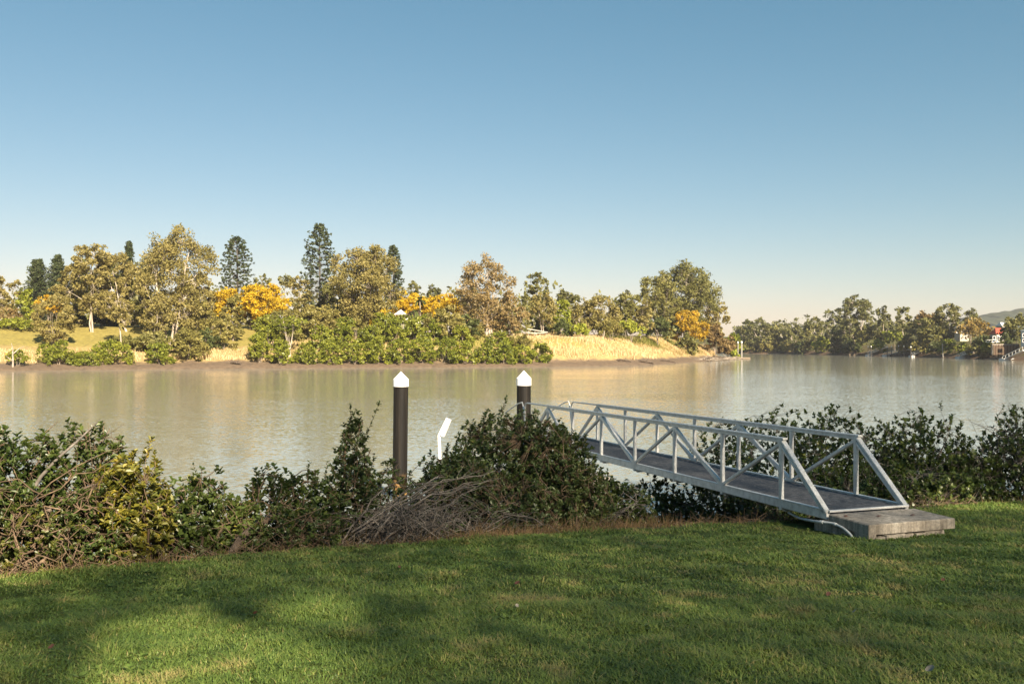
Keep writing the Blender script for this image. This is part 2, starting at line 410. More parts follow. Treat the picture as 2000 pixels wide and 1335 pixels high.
def bank_mat(name, zmud, zstraw, cols):
    m, nt, b, out = new_mat(name)
    g = nt.nodes.new('ShaderNodeNewGeometry'); sp = nt.nodes.new('ShaderNodeSeparateXYZ'); nt.links.new(g.outputs['Position'], sp.inputs[0])
    n = noise_node(nt, .25, 5, .65, g.outputs['Position'])
    ns = nt.nodes.new('ShaderNodeMath'); ns.operation = 'MULTIPLY_ADD'; ns.inputs[1].default_value = 2.4; ns.inputs[2].default_value = -1.2
    nt.links.new(n.outputs['Fac'], ns.inputs[0])
    ad = nt.nodes.new('ShaderNodeMath'); nt.links.new(sp.outputs['Z'], ad.inputs[0]); nt.links.new(ns.outputs[0], ad.inputs[1])
    mr = nt.nodes.new('ShaderNodeMapRange'); mr.inputs[1].default_value = -4.8; mr.inputs[2].default_value = 6
    nt.links.new(ad.outputs[0], mr.inputs[0])
    f = lambda z: (z + 4.8) / 10.8
    r = ramp(nt, [(0, cols[0]), (f(zmud) - .02, cols[0]), (f(zmud) + .03, cols[1]), (f(zstraw), cols[1]), (f(zstraw) + .08, cols[2]), (1, cols[3])])
    nt.links.new(mr.outputs[0], r.inputs['Fac'])
    n2 = noise_node(nt, 1.2, 4, .7, g.outputs['Position'])
    r2 = ramp(nt, [(.3, (.6, .6, .6)), (.7, (1.25, 1.2, 1.1))]); nt.links.new(n2.outputs['Fac'], r2.inputs['Fac'])
    mx = nt.nodes.new('ShaderNodeMix'); mx.data_type = 'RGBA'; mx.blend_type = 'MULTIPLY'; mx.inputs[0].default_value = 1
    nt.links.new(r.outputs['Color'], mx.inputs[6]); nt.links.new(r2.outputs['Color'], mx.inputs[7]); nt.links.new(mx.outputs[2], b.inputs['Base Color'])
    b.inputs['Roughness'].default_value = .9; b.inputs['Specular IOR Level'].default_value = .15
    return m
M['far_bank'] = bank_mat('far_bank', -3.3, -.6, [(.15, .112, .08), (.33, .25, .115), (.27, .23, .07), (.24, .2, .06)])
M['right_bank'] = bank_mat('right_bank', -3.2, .3, [(.13, .09, .06), (.12, .1, .045), (.1, .1, .03), (.1, .1, .03)])

xs = np.concatenate([np.arange(-420, -130, 12.0), np.arange(-130, 92, 1.6)])
ys = np.concatenate([np.arange(150, 262, 1.3), np.arange(262, 345, 3.0), np.arange(345, 580, 12.0)])
gv, gf = grid_mesh(xs, ys, pen_z)
keep = poly_d(PEN, gv[gf].mean(1)[:, 0], gv[gf].mean(1)[:, 1]) > -6
mb = MB(); mb.add(gv, gf[keep], smooth=True); mb.build('far_bank', M['far_bank'], kind='structure', label='sunlit grassy far bank with a strip of brown mud')
xs = np.concatenate([np.arange(-640, 100, 40.0), np.arange(100, 260, 2.5), np.arange(260, 1290, 40.0)])
ys = np.concatenate([np.arange(115, 560, 4.0), np.arange(560, 2190, 40.0)])
gv, gf = grid_mesh(xs, ys, rb_z)
keep = poly_d(RB, gv[gf].mean(1)[:, 0], gv[gf].mean(1)[:, 1]) > -8
mb = MB(); mb.add(gv, gf[keep], smooth=True); mb.build('right_bank', M['right_bank'], kind='structure', label='wooded bank curving away on the far right')

# wooded hills far off on the right
M['hill'] = rough_mat('hill', [(.02, .03, .02), (.05, .062, .035), (.085, .09, .05)], .09, .95, 0)
def hill_z(x, y):
    h = 70 * np.exp(-((x - 905) / 260.0) ** 2) * np.exp(-((y - 1500) / 200.0) ** 2) * 1.02
    h = h + 46 * np.exp(-((x - 1230) / 160.0) ** 2) * np.exp(-((y - 1500) / 200.0) ** 2)
    h2 = 26 * np.exp(-((x - 395) / 60.0) ** 2) * np.exp(-((y - 1700) / 120.0) ** 2)
    return np.maximum(h, h2) - 8 + np.clip(h / 20, 0, 1) * (9 * (fbm(x * .02, y * .02, 51, 3) - .5) + 7 * (fbm(x * .11, y * .06, 55, 3) - .5))
gv, gf = grid_mesh(np.arange(280, 1300, 6.0), np.arange(1150, 1900, 25.0), hill_z)
mb = MB(); mb.add(gv, gf, smooth=False); mb.build('hills', M['hill'], kind='structure', label='low blue grey wooded hills on the right horizon')

# ------------------------------------------------------------------ trees
def sub_rng(*k): return np.random.default_rng(abs(hash(tuple(int(round(float(x) * 10)) for x in k))) % (2 ** 31))

def card_cloud(mb, rng, centres, rad, per, size, up=0.0, flat=1.0, var_lo=.1, var_hi=.95, asp=1.8, cvar=None):
    m = len(centres)
    c = np.repeat(centres, per, 0)
    u = nrm(rng.normal(size=(m * per, 3))) * (rng.random((m * per, 1)) ** .45)
    u[:, 2] *= flat
    rr = np.repeat(np.broadcast_to(rad, (m,)), per)[:, None]
    p = c + u * rr
    d = nrm(rng.normal(size=(m * per, 3)))
    n = nrm(rng.normal(size=(m * per, 3)) + np.array([0, 0, up]))
    L = size * np.clip(np.exp(rng.normal(size=m * per) * .36), .4, 2.0)
    base = np.repeat(rng.random(m) if cvar is None else cvar, per)
    var = np.clip(var_lo + (var_hi - var_lo) * (.5 * base + .5 * rng.random(m * per)), 0, 1)
    mb.cards(p, d, n, L, L / asp, var)

def curve(a, b_, bend, k=5, rng=None, wob=0.0):
    t = np.linspace(0, 1, k)[:, None]
    p = a * (1 - t) + b_ * t + bend * (t * (1 - t) * 4 * .5)
    if rng is not None and wob: p[1:-1] += rng.normal(size=(k - 2, 3)) * wob
    return p

PROFILES = {
    'round': lambda t: np.sqrt(np.clip(1 - (2 * t - 1) ** 2, 0, 1)) ** .8,
    'dome': lambda t: np.sqrt(np.clip(1 - t ** 2.2, 0, 1)),
    'vase': lambda t: np.clip(.45 + .75 * t, 0, 1) * np.sqrt(np.clip(1 - np.clip((t - .45) / .55, 0, 1) ** 2, 0, 1)),
    'cone': lambda t: np.clip(1.02 - t, .08, 1),
}

def broadleaf(name, px, Y, ytop, wpx, ybot, ground, mat, bark, label, cat='tree', group=None, stems=1, profile='round', dens=1.0, lobes=11,
              card=None, lean=0.0, lobe_size=.34, flat=.8, trunk_px=None, stem_px=3.0, clump=11, depth=.9):
    rng = sub_rng(px, Y, ytop, wpx)
    X = X_at(px, Y); z1, z0 = Z_at(ytop, Y), Z_at(ybot, Y)
    hw = wpx / 2 / F * Y
    bx = X_at(trunk_px if trunk_px is not None else px, Y)
    zb = float(ground(np.array([bx]), np.array([Y]))[0])
    card = card or (.0026 if name in ('thicket', 'shrub') or ground is rb_z else .0022) * Y
    root = thing(name, (bx, Y, zb), label, cat, group)
    H = z1 - z0
    # lobes, then clumps on each lobe
    t = (np.arange(lobes) + rng.uniform(.1, .9, lobes)) / lobes
    r = PROFILES[profile](t)
    ang = np.arange(lobes) * 2.399 + rng.uniform(-.5, .5, lobes)
    rad = r * np.sqrt(rng.uniform(.15, 1, lobes)) * .8
    L = np.stack([np.cos(ang) * rad, np.sin(ang) * rad, t], 1)
    ls = lobe_size * rng.uniform(.75, 1.25, lobes)
    cc = []
    for i in range(lobes):
        u = nrm(rng.normal(size=(clump, 3)) + np.array([0, 0, .35])) * rng.uniform(.55, 1, (clump, 1))
        cc.append(L[i] + u * ls[i] * np.array([1, 1, .8 * min(1.6, 2 * hw / H)]))
    C = np.concatenate(cc)
    crad_u = .125
    mnx, mxx = C[:, 0].min() - crad_u, C[:, 0].max() + crad_u
    hz = crad_u * hw / H
    mnz, mxz = C[:, 2].min() - hz, C[:, 2].max() + hz
    def tow(q):
        q = np.asarray(q, float)
        w = np.empty_like(q)
        w[..., 0] = X + ((q[..., 0] - mnx) / (mxx - mnx) * 2 - 1) * hw
        w[..., 1] = Y + q[..., 1] * hw * depth
        w[..., 2] = z0 + (q[..., 2] - mnz) / (mxz - mnz) * H
        return w
    CW, LW = tow(C), tow(L)
    crad = max(crad_u * hw * 1.25, card * .9)
    area = 2 * hw * H
    tone = rng.uniform(-.13, .13)
    per = int(np.clip(dens * 5.5 * area / (card * card / 1.8 * len(C)), 8, 200))
    mb = MB(); card_cloud(mb, rng, CW, crad * rng.uniform(.7, 1.3, len(CW)), per, card, up=.4, flat=flat, var_lo=.1 + tone, var_hi=.95 + tone)
    # stems and limbs
    tb = MB()
    base = np.array([bx, Y, zb - .3])
    r0 = stem_px * .37 / F * Y
    st = []
    for i in range(stems):
        a = rng.uniform(0, 6.28); s = (0 if stems == 1 else .35)
        top = np.array([X + lean * hw + math.cos(a + i * 2.1) * hw * s, Y + math.sin(a + i * 2.1) * hw * s * .5, z0 + H * rng.uniform(.6, .8)])
        p = curve(base + np.array([(i - (stems - 1) / 2) * r0 * 1.6, 0, 0]), top, np.array([rng.normal() * hw * .12, 0, 0]), 7, rng, r0 * .6)
        tb.tube(p, np.linspace(r0, r0 * .3, 7), 6); st.append(p)
    for i in range(lobes):
        p = min(st, key=lambda q: np.abs(q[-1, 0] - LW[i, 0]))
        zt = LW[i, 2] - np.hypot(*(LW[i, :2] - np.array([X, Y]))) * rng.uniform(.7, 1.2)
        k = int(np.clip(np.searchsorted(p[:, 2], zt), 2, 5))
        q = curve(p[k], LW[i], np.array([0, 0, -.15 * hw]), 5, rng, r0 * .5)
        tb.tube(q, np.linspace(r0 * .42, r0 * .14, 5), 5, cap=False)
        sel = CW[i * clump:(i + 1) * clump]
        if stem_px > 1.9: tb.sticks(np.repeat(LW[i:i + 1], len(sel), 0), sel, r0 * .16, r0 * .05, 3)
    tb.build('trunk', M[bark], root); mb.build('crown', M[mat], root)
    return root

def conifer(name, px, Y, ytop, wpx, ybot, ground, label, kind='bunya', cat='tree', group=None):
    rng = sub_rng(px, Y, ytop)
    X = X_at(px, Y); z1, z0 = Z_at(ytop, Y), Z_at(ybot, Y); hw = wpx * .62 / F * Y
    zb = float(ground(np.array([X]), np.array([Y]))[0])
    root = thing(name, (X, Y, zb), label, cat, group)
    tb = MB(); tb.tube(curve(np.array([X, Y, zb - .3]), np.array([X, Y, z1 - .5]), np.array([.2, 0, 0]), 8), np.linspace(.34, .06, 8), 7)
    H = z1 - z0; lv = int(H / (.95 if kind == 'bunya' else .8))
    cs, rs = [], []
    nb = lv * (9 if kind == 'bunya' else 12)
    for i in range(nb):
        for k in range(1):
            t = ((i + rng.random()) / nb) ** 1.0
            R = hw * (np.sqrt(max(0, 1 - t ** 1.9)) * (.8 + .2 * t) if kind == 'bunya' else (1.03 - t) ** .6) * (rng.uniform(.78, 1.08) if kind == 'bunya' else rng.uniform(.5, 1.15))
            z = z0 + H * t
            a = i * 2.399 + rng.normal() * .3; r = max(R * rng.uniform(.8, 1.05), .35)
            dz = (.15 if kind == 'bunya' else .25) * r * (t - .35) * 2
            e = np.array([X + math.cos(a) * r, Y + math.sin(a) * r, z + dz])
            s = np.array([X, Y, z])
            tb.sticks(s[None], e[None], .07, .03, 3)
            for q in ((1, .78, .55) if kind == 'bunya' else (1, .8, .6, .4, .25)):
                cs.append(s + (e - s) * q + rng.normal(size=3) * .12); rs.append(.42 if q == 1 else .36)
    cs.append(np.array([X, Y, z1 - .3])); rs.append(.5)
    mb = MB(); card_cloud(mb, rng, np.array(cs), np.array(rs) * (1.05 if kind == 'bunya' else 1.5), 13 if kind == 'bunya' else 9, .46, flat=.8)
    tb.build('trunk', M['dark_bark'], root); mb.build('crown', M['pine_leaf'], root)
    return root

SHY = np.array([(px, -WATER * F / (py - HZ)) for px, py in PEN_PX])
SHR = np.array([(1380, 640.0)] + [(px, -WATER * F / (py - HZ)) for px, py in RB_PX])
def penY(px, d): return float(np.interp(px, SHY[:, 0], SHY[:, 1]) + d)
def rbY(px, d): return float(np.interp(px, SHR[:, 0], SHR[:, 1]) + d)

def gum(px, d, ytop, w, ybot, label, mat='gum_leaf', bark='white_bark', **k):
    return broadleaf('gum_tree', px, penY(px, d), ytop, w, ybot, pen_z, mat, bark, label, **k)
def rgum(px, d, ytop, w, ybot, label, mat='gum_far_leaf', bark='white_bark', name='gum_tree', **k):
    return broadleaf(name, px, rbY(px, d), ytop, w, ybot, rb_z, mat, bark, label, **k)

# gums on the sunlit far bank
gum(4, 48, 538, 66, 622, 'pale gum tree cut by the left edge of the far bank', stems=2, profile='vase')
gum(104, 17, 573, 80, 672, 'small bushy olive gum standing alone on the open slope left', bark='grey_bark', stems=3, dens=1.3, lobes=12, stem_px=2)
gum(166, 32, 477, 94, 622, 'broad olive gum with two white trunks left of the largest left tree', stems=2, trunk_px=180, stem_px=5, lobes=14, dens=1.15)
gum(228, 34, 480, 96, 622, 'olive gum right behind the two white trunks, pressed against the largest left tree', stems=2, trunk_px=247, stem_px=4, lobes=13, dens=1.1)
gum(236, 14, 570, 66, 640, 'low gum with one leaning white trunk at the foot of the left slope', trunk_px=238, stem_px=5, dens=.8, lobes=8, profile='vase')
gum(338, 20, 436, 176, 640, 'largest left gum with a fan of white trunks and an open crown', stems=4, trunk_px=336, stem_px=7, lobes=20, profile='vase', dens=1.0, lobe_size=.27, clump=13)
gum(300, 17, 585, 70, 660, 'low spreading gum branch mass under the largest left gum', stems=2, dens=.7, lobes=8, bark='white_bark', stem_px=3)
gum(392, 22, 590, 70, 665, 'rounded olive tree at the right foot of the largest left gum', mat='olive_leaf', bark='grey_bark', stems=2, dens=1.2)
gum(512, 70, 535, 38, 572, 'small distant gum just right of the left bunya pine', mat='gum_green_leaf', dens=.7, lobes=7)
gum(556, 74, 536, 30, 562, 'spindly thin crowned tree between the two bunya pines', mat='gum_green_leaf', dens=.35, lobes=6, bark='grey_bark')
gum(586, 40, 538, 52, 612, 'narrow olive gum with pale trunk between golden tree and tall bunya pine', stems=1, dens=1.0)
gum(712, 24, 478, 158, 652, 'huge dense olive gum right of the tall bunya pine', mat='gum_leaf', bark='grey_bark', stems=3, lobes=22, dens=1.35, stem_px=6, lobe_size=.3)
gum(808, 95, 548, 32, 592, 'first small rounded far gum above the right golden trees', mat='gum_far_leaf', dens=1.0, lobes=8, bark='grey_bark')
gum(845, 98, 556, 38, 592, 'second small rounded far gum above the right golden trees', mat='gum_far_leaf', dens=1.0, lobes=8, bark='grey_bark')
gum(948, 20, 491, 136, 652, 'tall reddish open crowned gum with white forked trunks above the right pile', mat='gum_red_leaf', stems=4, trunk_px=956, stem_px=6, lobes=19, profile='vase', dens=.75, lobe_size=.26)
gum(1000, 18, 588, 70, 650, 'low drooping reddish gum on the right flank of the reddish open gum', mat='gum_red_leaf', bark='grey_bark', stems=2, dens=.9)
gum(1047, 40, 532, 56, 628, 'dark upright gum with ragged top behind the picnic shelter', mat='gum_green_leaf', bark='grey_bark', dens=.9, lobes=11)
gum(1060, 26, 570, 62, 640, 'olive gum rising directly over the picnic shelter roof', mat='gum_leaf', stems=2, dens=1.1)
gum(1110, 70, 564, 50, 600, 'small distant round gum with bare twigs beside it', mat='gum_far_leaf', bark='grey_bark', dens=.9, lobes=8)
gum(1136, 34, 582, 62, 645, 'middle olive gum right of the bright green tree', stems=2, dens=1.1, stem_px=2.5)
gum(1178, 34, 575, 84, 642, 'broad rounded gum with pale double trunk over the straw bank', stems=2, dens=1.15, stem_px=3, lobes=13)
gum(1222, 46, 567, 66, 622, 'dark domed gum left of the biggest round gum', mat='gum_green_leaf', bark='grey_bark', dens=1.25)
gum(1252, 46, 584, 58, 645, 'narrow gum between dark domed gum and biggest round gum', mat='gum_leaf', bark='grey_bark', dens=1.15, stem_px=3)
gum(1288, 62, 528, 92, 640, 'left shoulder of foliage, a leafy gum joined to the biggest round gum', mat='gum_green_leaf', bark='grey_bark', stems=2, dens=1.0, lobes=14)
gum(1342, 62, 511, 152, 648, 'biggest round headed gum at the end of the peninsula', mat='gum_green_leaf', bark='white_bark', stems=4, lobes=24, dens=1.35, stem_px=5, lobe_size=.3, profile='round')
gum(1396, 36, 590, 58, 660, 'drooping gum on the right skirt of the biggest round gum', mat='gum_leaf', bark='grey_bark', stems=2, dens=1.1)
gum(272, 38, 500, 104, 640, 'deep green gum filling in behind the leaning white trunk', mat='gum_green_leaf', bark='grey_bark', stems=2, dens=1.3, lobes=14)
gum(198, 46, 500, 120, 636, 'broad dark gum filling in behind the two white trunks', mat='gum_green_leaf', bark='grey_bark', stems=2, dens=1.3, lobes=14)
gum(140, 40, 520, 70, 640, 'leafy gum between the second dark pine and the two white trunks', mat='gum_leaf', bark='grey_bark', stems=2, dens=1.2, lobes=11)
gum(385, 40, 530, 80, 640, 'olive gum right behind the largest left gum', mat='gum_leaf', bark='grey_bark', stems=2, dens=1.2, lobes=11)
gum(655, 44, 545, 80, 640, 'olive gum between the tallest bunya pine and the huge olive gum', mat='gum_green_leaf', bark='grey_bark', stems=2, dens=1.2)
gum(920, 44, 560, 70, 640, 'dark gum behind the left side of the reddish open gum', mat='gum_green_leaf', bark='grey_bark', stems=2, dens=1.2)
# pines
conifer('pine_tree', 74, penY(74, 62), 510, 78, 632, pen_z, 'leftmost dark pine with heavy dense boughs', kind='hoop')
conifer('pine_tree', 113, penY(113, 62), 501, 60, 630, pen_z, 'second dark pine with narrow spire beside the leftmost pine', kind='hoop')
conifer('bunya_pine', 463, penY(463, 58), 464, 72, 600, pen_z, 'left domed bunya pine above the first golden trees')
conifer('bunya_pine', 624, penY(624, 52), 439, 78, 625, pen_z, 'tallest bunya pine with a spire top left of the huge olive gum')
conifer('bunya_pine', 768, penY(768, 60), 481, 42, 600, pen_z, 'bunya pine half hidden behind the right edge of the huge olive gum')
conifer('pine_tree', 252, penY(252, 80), 473, 20, 520, pen_z, 'tiny dark pine tip peeking above the left gums', kind='hoop')
# golden trees
def golden(px, d, ytop, w, ybot, label, mat='gold_leaf', **k):
    kk = dict(stems=3, profile='dome', dens=1.5, lobes=14, lobe_size=.32, flat=.6); kk.update(k)
    return broadleaf('golden_tree', px, penY(px, d), ytop, w, ybot, pen_z, mat, 'grey_bark', label, **kk)
golden(523, 34, 553, 104, 628, 'wide golden yellow tree in the middle of the left golden pair')
golden(447, 40, 561, 80, 620, 'smaller golden tree left of the wide golden one')
golden(92, 40, 576, 62, 612, 'orange tinted tree peeking behind the small bushy gum', mat='amber_leaf')
golden(285, 50, 580, 60, 625, 'golden tree glimpsed through the trunks of the largest left gum')
golden(490, 38, 560, 60, 622, 'golden foliage joining the two left golden trees')
golden(836, 38, 577, 62, 626, 'golden tree in the middle, right behind the slender palm')
golden(803, 40, 568, 92, 626, 'pale golden tree behind the white roofed shelter')
golden(868, 42, 572, 82, 628, 'golden tree with dark gaps left of the reddish open gum')
golden(702, 44, 590, 110, 640, 'golden foliage showing through the huge olive gum')
golden(1340, 44, 604, 92, 668, 'single orange golden tree under the biggest round gum', mat='amber_leaf', lobes=15)
# shrubs and medium trees
def shrub(px, d, ytop, w, ybot, label, mat='olive_leaf', name='shrub', cat='shrub', **k):
    kk = dict(stems=3, profile='dome', dens=1.5, lobes=9, lobe_size=.36, stem_px=1.6); kk.update(k)
    return broadleaf(name, px, penY(px, d), ytop, w, ybot, pen_z, mat, 'grey_bark', label, cat=cat, **kk)
shrub(50, 56, 564, 40, 620, 'bright lime green shrub in front of the leftmost pine', mat='bright_leaf')
shrub(20, 40, 600, 60, 638, 'tangled grey green bush at the top of the left lawn', mat='brown_leaf', dens=.8)
shrub(34, 33, 622, 110, 642, 'long low green hedge of creeper above the pale left lawn', mat='mangrove_leaf', lobes=14)
shrub(455, 24, 574, 48, 660, 'tall feathery olive shrub in front of the smaller golden tree')
shrub(437, 16, 610, 50, 690, 'creeper draped olive shrub with straw coloured trailing stems', mat='olive_leaf')
shrub(405, 16, 640, 60, 692, 'dark green bush right below the rounded olive tree', mat='dark_leaf')
shrub(545, 20, 605, 80, 660, 'mid green bush below the wide golden tree', mat='gum_green_leaf', dens=1.0)
shrub(612, 22, 596, 70, 655, 'olive thicket bush below the tall bunya pine')
shrub(872, 16, 596, 92, 660, 'rounded feathery olive bush in front of the right golden trees')
shrub(915, 18, 612, 60, 660, 'dark shaded bush left of the white forked trunks', mat='dark_leaf')
shrub(1095, 30, 585, 44, 650, 'bright lime green tree right of the picnic shelter', mat='bright_leaf', name='small_tree', cat='tree')
shrub(1100, 22, 622, 40, 656, 'dark round bush next to the picnic shelter', mat='dark_leaf')
shrub(1130, 20, 632, 46, 656, 'yellow green bush behind the straw bank top', mat='bright_leaf')
shrub(1192, 26, 624, 62, 654, 'first low spreading pale green tree on the bank top', mat='olive_leaf', name='small_tree', cat='tree')
shrub(1232, 36, 622, 62, 654, 'second low spreading pale green tree on the bank top', mat='bright_leaf', name='small_tree', cat='tree', dens=1.1)
shrub(1285, 40, 618, 56, 656, 'dark green shady tree left of the single orange golden tree', mat='dark_leaf', name='small_tree', cat='tree')
shrub(1342, 30, 648, 46, 690, 'dark tangled bush under the orange golden tree', mat='gum_green_leaf')
shrub(1398, 26, 630, 52, 690, 'brownish dry bush at the tip of the peninsula', mat='brown_leaf')
shrub(1420, 18, 655, 40, 692, 'reddish brown low bush beside the peninsula tip', mat='brown_leaf')
shrub(1434, 20, 650, 32, 684, 'green bush behind the two thin mooring posts', mat='mangrove_leaf')
shrub(1437, 2, 686, 14, 698, 'little green tuft on the rocks at the peninsula tip', mat='bright_leaf', lobes=5)
shrub(365, 8, 640, 92, 706, 'olive brown rounded bush over the mud below the largest left gum', mat='olive_leaf', lobes=12)
for a in [
    (150, 46, 612, 70, 640, 'shaded dark bush behind the two white trunks', 'dark_leaf'), (205, 48, 606, 70, 640, 'dark shaded bush under the olive gum right behind', 'dark_leaf'),
    (300, 50, 600, 80, 640, 'dark thicket behind the fan of white trunks', 'dark_leaf'), (360, 44, 604, 70, 645, 'olive thicket right of the fan of white trunks', 'olive_leaf'),
    (418, 40, 600, 60, 645, 'thicket bush below the smaller golden tree', 'gum_green_leaf'), (495, 40, 606, 70, 640, 'green thicket below the wide golden tree, left', 'gum_green_leaf'),
    (300, 13, 648, 90, 690, 'dark green creeper bush on the slope left of the largest left gum', 'gum_green_leaf'), (250, 16, 655, 70, 688, 'low green bush right of the leaning white trunk', 'gum_green_leaf'),
    (985, 34, 612, 70, 655, 'dark thicket behind the white forked trunks, right', 'dark_leaf'), (920, 36, 600, 70, 650, 'dark thicket behind the white forked trunks, left', 'dark_leaf'),
    (1065, 36, 612, 60, 652, 'dark thicket right behind the picnic shelter', 'dark_leaf'), (1160, 44, 616, 70, 652, 'dark thicket behind the pale double trunk', 'dark_leaf'),
    (1210, 50, 616, 70, 652, 'dark thicket behind the low spreading pale green trees', 'gum_green_leaf'), (1260, 56, 620, 60, 652, 'dark thicket left of the single orange tree', 'dark_leaf'),
    (1310, 60, 622, 70, 655, 'dark thicket behind the single orange tree', 'dark_leaf'), (1375, 52, 620, 60, 660, 'olive thicket right of the single orange tree', 'olive_leaf')]:
    shrub(*a[:6], mat=a[6], name='thicket')
# mangroves along the waterline
def mangrove(px, d, ytop, w, ybot, label, mat='mangrove_leaf', group='mangroves along the far waterline'):
    return broadleaf('mangrove', px, penY(px, d), ytop, w, ybot, pen_z, mat, 'grey_bark', label, cat='mangrove', group=group, stems=4, profile='dome',
                     dens=1.25, lobes=15, lobe_size=.27, stem_px=1.3, clump=9, card=.0021 * penY(px, d))
for a in [
    (34, 4, 682, 44, 708, 'small green mangrove behind the bare dead tree on the far left'),
    (115, 5, 664, 76, 716, 'bright mangrove at the water below the small bushy gum'),
    (165, 4, 684, 70, 718, 'low mangrove between two rounder ones at the left waterline'),
    (216, 6, 662, 90, 716, 'broad mangrove at the foot of the leaning white trunk'),
    (312, 5, 668, 64, 714, 'mangrove at the water under the largest left gum'),
    (508, 5, 648, 56, 706, 'leftmost mangrove of the dense band, beside the straw gap'),
    (548, 4, 664, 56, 712, 'waterline mangrove below the wide golden tree'),
    (600, 4, 668, 60, 714, 'waterline mangrove directly below the tall bunya pine'),
    (646, 4, 660, 58, 714, 'waterline mangrove under the left half of the huge olive gum'),
    (692, 4, 664, 58, 714, 'waterline mangrove under the middle of the huge olive gum'),
    (738, 4, 656, 60, 714, 'waterline mangrove under the right half of the huge olive gum'),
    (782, 4, 660, 58, 714, 'waterline mangrove straight above the left pile cap'),
    (826, 4, 658, 58, 713, 'waterline mangrove just right of the left pile cap'),
    (868, 4, 656, 56, 713, 'waterline mangrove below the feathery olive bush'),
    (908, 4, 664, 56, 713, 'waterline mangrove below the dark shaded bush'),
    (948, 4, 668, 54, 713, 'waterline mangrove below the white forked trunks'),
    (985, 4, 664, 56, 713, 'waterline mangrove left of the right pile cap'),
    (1022, 4, 672, 54, 713, 'waterline mangrove straight above the right pile cap'),
    (1054, 5, 664, 54, 714, 'rightmost deep green mangrove, next to the straw bank'),
    (530, 12, 628, 60, 690, 'thin stemmed mangrove behind the dense band, left end'),
    
    (628, 12, 634, 62, 690, 'upper row mangrove left of the huge olive gum trunk'),
    (672, 12, 618, 62, 690, 'upper row mangrove at the huge olive gum trunk'),
    (722, 13, 636, 64, 690, 'upper row mangrove with a bare branch in front of the huge olive gum'),
    (768, 13, 620, 62, 690, 'upper row mangrove below the white roofed shelter'),
    (812, 13, 616, 62, 690, 'upper row mangrove below the brown roof and palm'),
    (852, 14, 622, 60, 690, 'upper row mangrove below the left side of the feathery bush'),
    (900, 13, 634, 60, 690, 'upper row mangrove below the right side of the feathery bush'),
    (976, 12, 646, 60, 690, 'upper row mangrove right of the white forked trunks'),
]: mangrove(*a)
for a in [
    (520, 20, 612, 60, 668, 'third row dark green mangrove at the left end under the wide golden tree'),
    (566, 22, 604, 66, 668, 'third row thin mangrove topping the bare white stems'),
    (606, 24, 600, 62, 668, 'third row mangrove under the narrow olive gum'),
    (650, 22, 594, 70, 668, 'tallest third row mangrove at the foot of the tall bunya pine'),
    (694, 20, 612, 60, 668, 'third row mangrove at the left side of the huge olive gum base'),
    (744, 20, 610, 64, 668, 'third row mangrove at the right side of the huge olive gum base'),
    (784, 20, 613, 64, 668, 'third row mangrove screening the foot of the white pyramid roof'),
    (836, 20, 612, 64, 668, 'third row mangrove between palm and feathery bush'),
    (926, 18, 626, 60, 676, 'third row mangrove in front of the dark shaded bush')]: mangrove(*a, mat='olive_leaf' if a[0] % 4 == 2 else 'mangrove_leaf')
broadleaf('mangrove', 566, penY(566, 8), 616, 74, 650, pen_z, 'mangrove_leaf', 'white_bark', 'mangrove of the upper row showing bare white stems', cat='mangrove', group='mangroves along the far waterline', stems=6, profile='vase', dens=1.0, lobes=12, lobe_size=.27, stem_px=2.2, clump=9, card=.0021 * penY(566, 8))
mangrove(1015, 12, 652, 60, 690, 'olive creeper covered mangrove left of the picnic shelter', mat='olive_leaf')

# right bank, farther off
for a, k in [
    ((1446, 10, 637, 44, 684, 'grey green gum at the far bend right of the mooring posts'), dict(dens=1.2)),
    ((1482, 10, 619, 62, 680, 'rounded gum with pale trunk left on the far bend'), dict(stems=2, dens=1.3)),
    ((1512, 12, 636, 50, 684, 'low olive tree beside the rounded gum on the far bend'), dict(mat='gum_green_leaf', dens=1.3)),
    ((1548, 12, 630, 52, 684, 'peaked gum in the middle of the far bend'), dict(dens=1.3)),
    ((1590, 12, 618, 52, 682, 'gum left of the tall white trunked gum on the right bank'), dict(dens=1.2)),
    ((1624, 10, 603, 44, 668, 'tall narrow gum with a straight white trunk on the right bank'), dict(dens=.9, stem_px=2.4)),
    ((1674, 14, 573, 86, 676, 'biggest gum of the right bank with a domed crown'), dict(lobes=18, dens=1.2, stems=3)),
    ((1650, 10, 632, 60, 686, 'shady green tree under the biggest right bank gum'), dict(mat='dark_leaf', dens=1.4)),
    ((1725, 16, 596, 40, 668, 'dark leaning gum right of the biggest right bank gum'), dict(dens=1.2)),
    ((1764, 18, 600, 38, 670, 'slim two headed gum left of the pale bare tree'), dict(dens=1.0)),
    ((1790, 12, 624, 56, 684, 'olive gum above the first long jetty'), dict(dens=1.3)),
    ((1806, 30, 607, 40, 636, 'pale nearly bare reddish tree on the right bank'), dict(mat='brown_leaf', dens=.45, lobes=8)),
    ((1822, 12, 616, 60, 678, 'dark spreading tree in front of the tall right gum'), dict(mat='gum_green_leaf', dens=1.4, bark='dark_bark')),
    ((1852, 20, 591, 62, 668, 'tall right gum with thick pale trunk left of the orange tree'), dict(lobes=15, dens=1.2, stem_px=3)),
    ((1896, 36, 601, 34, 650, 'round headed gum behind the orange tree'), dict(dens=1.1)),
    ((1985, 22, 612, 54, 668, 'leafy tree between red roofed house and right edge'), dict(mat='gum_green_leaf', dens=1.3, bark='dark_bark')),
    ((1966, 14, 640, 34, 680, 'round green tree right in front of the red roofed house'), dict(mat='dark_leaf', dens=1.4)),
]: rgum(*a, **k)
M['rust_leaf'] = leaf_mat('rust_leaf', [(.1, .085, .025), (.19, .14, .035), (.3, .185, .04)])
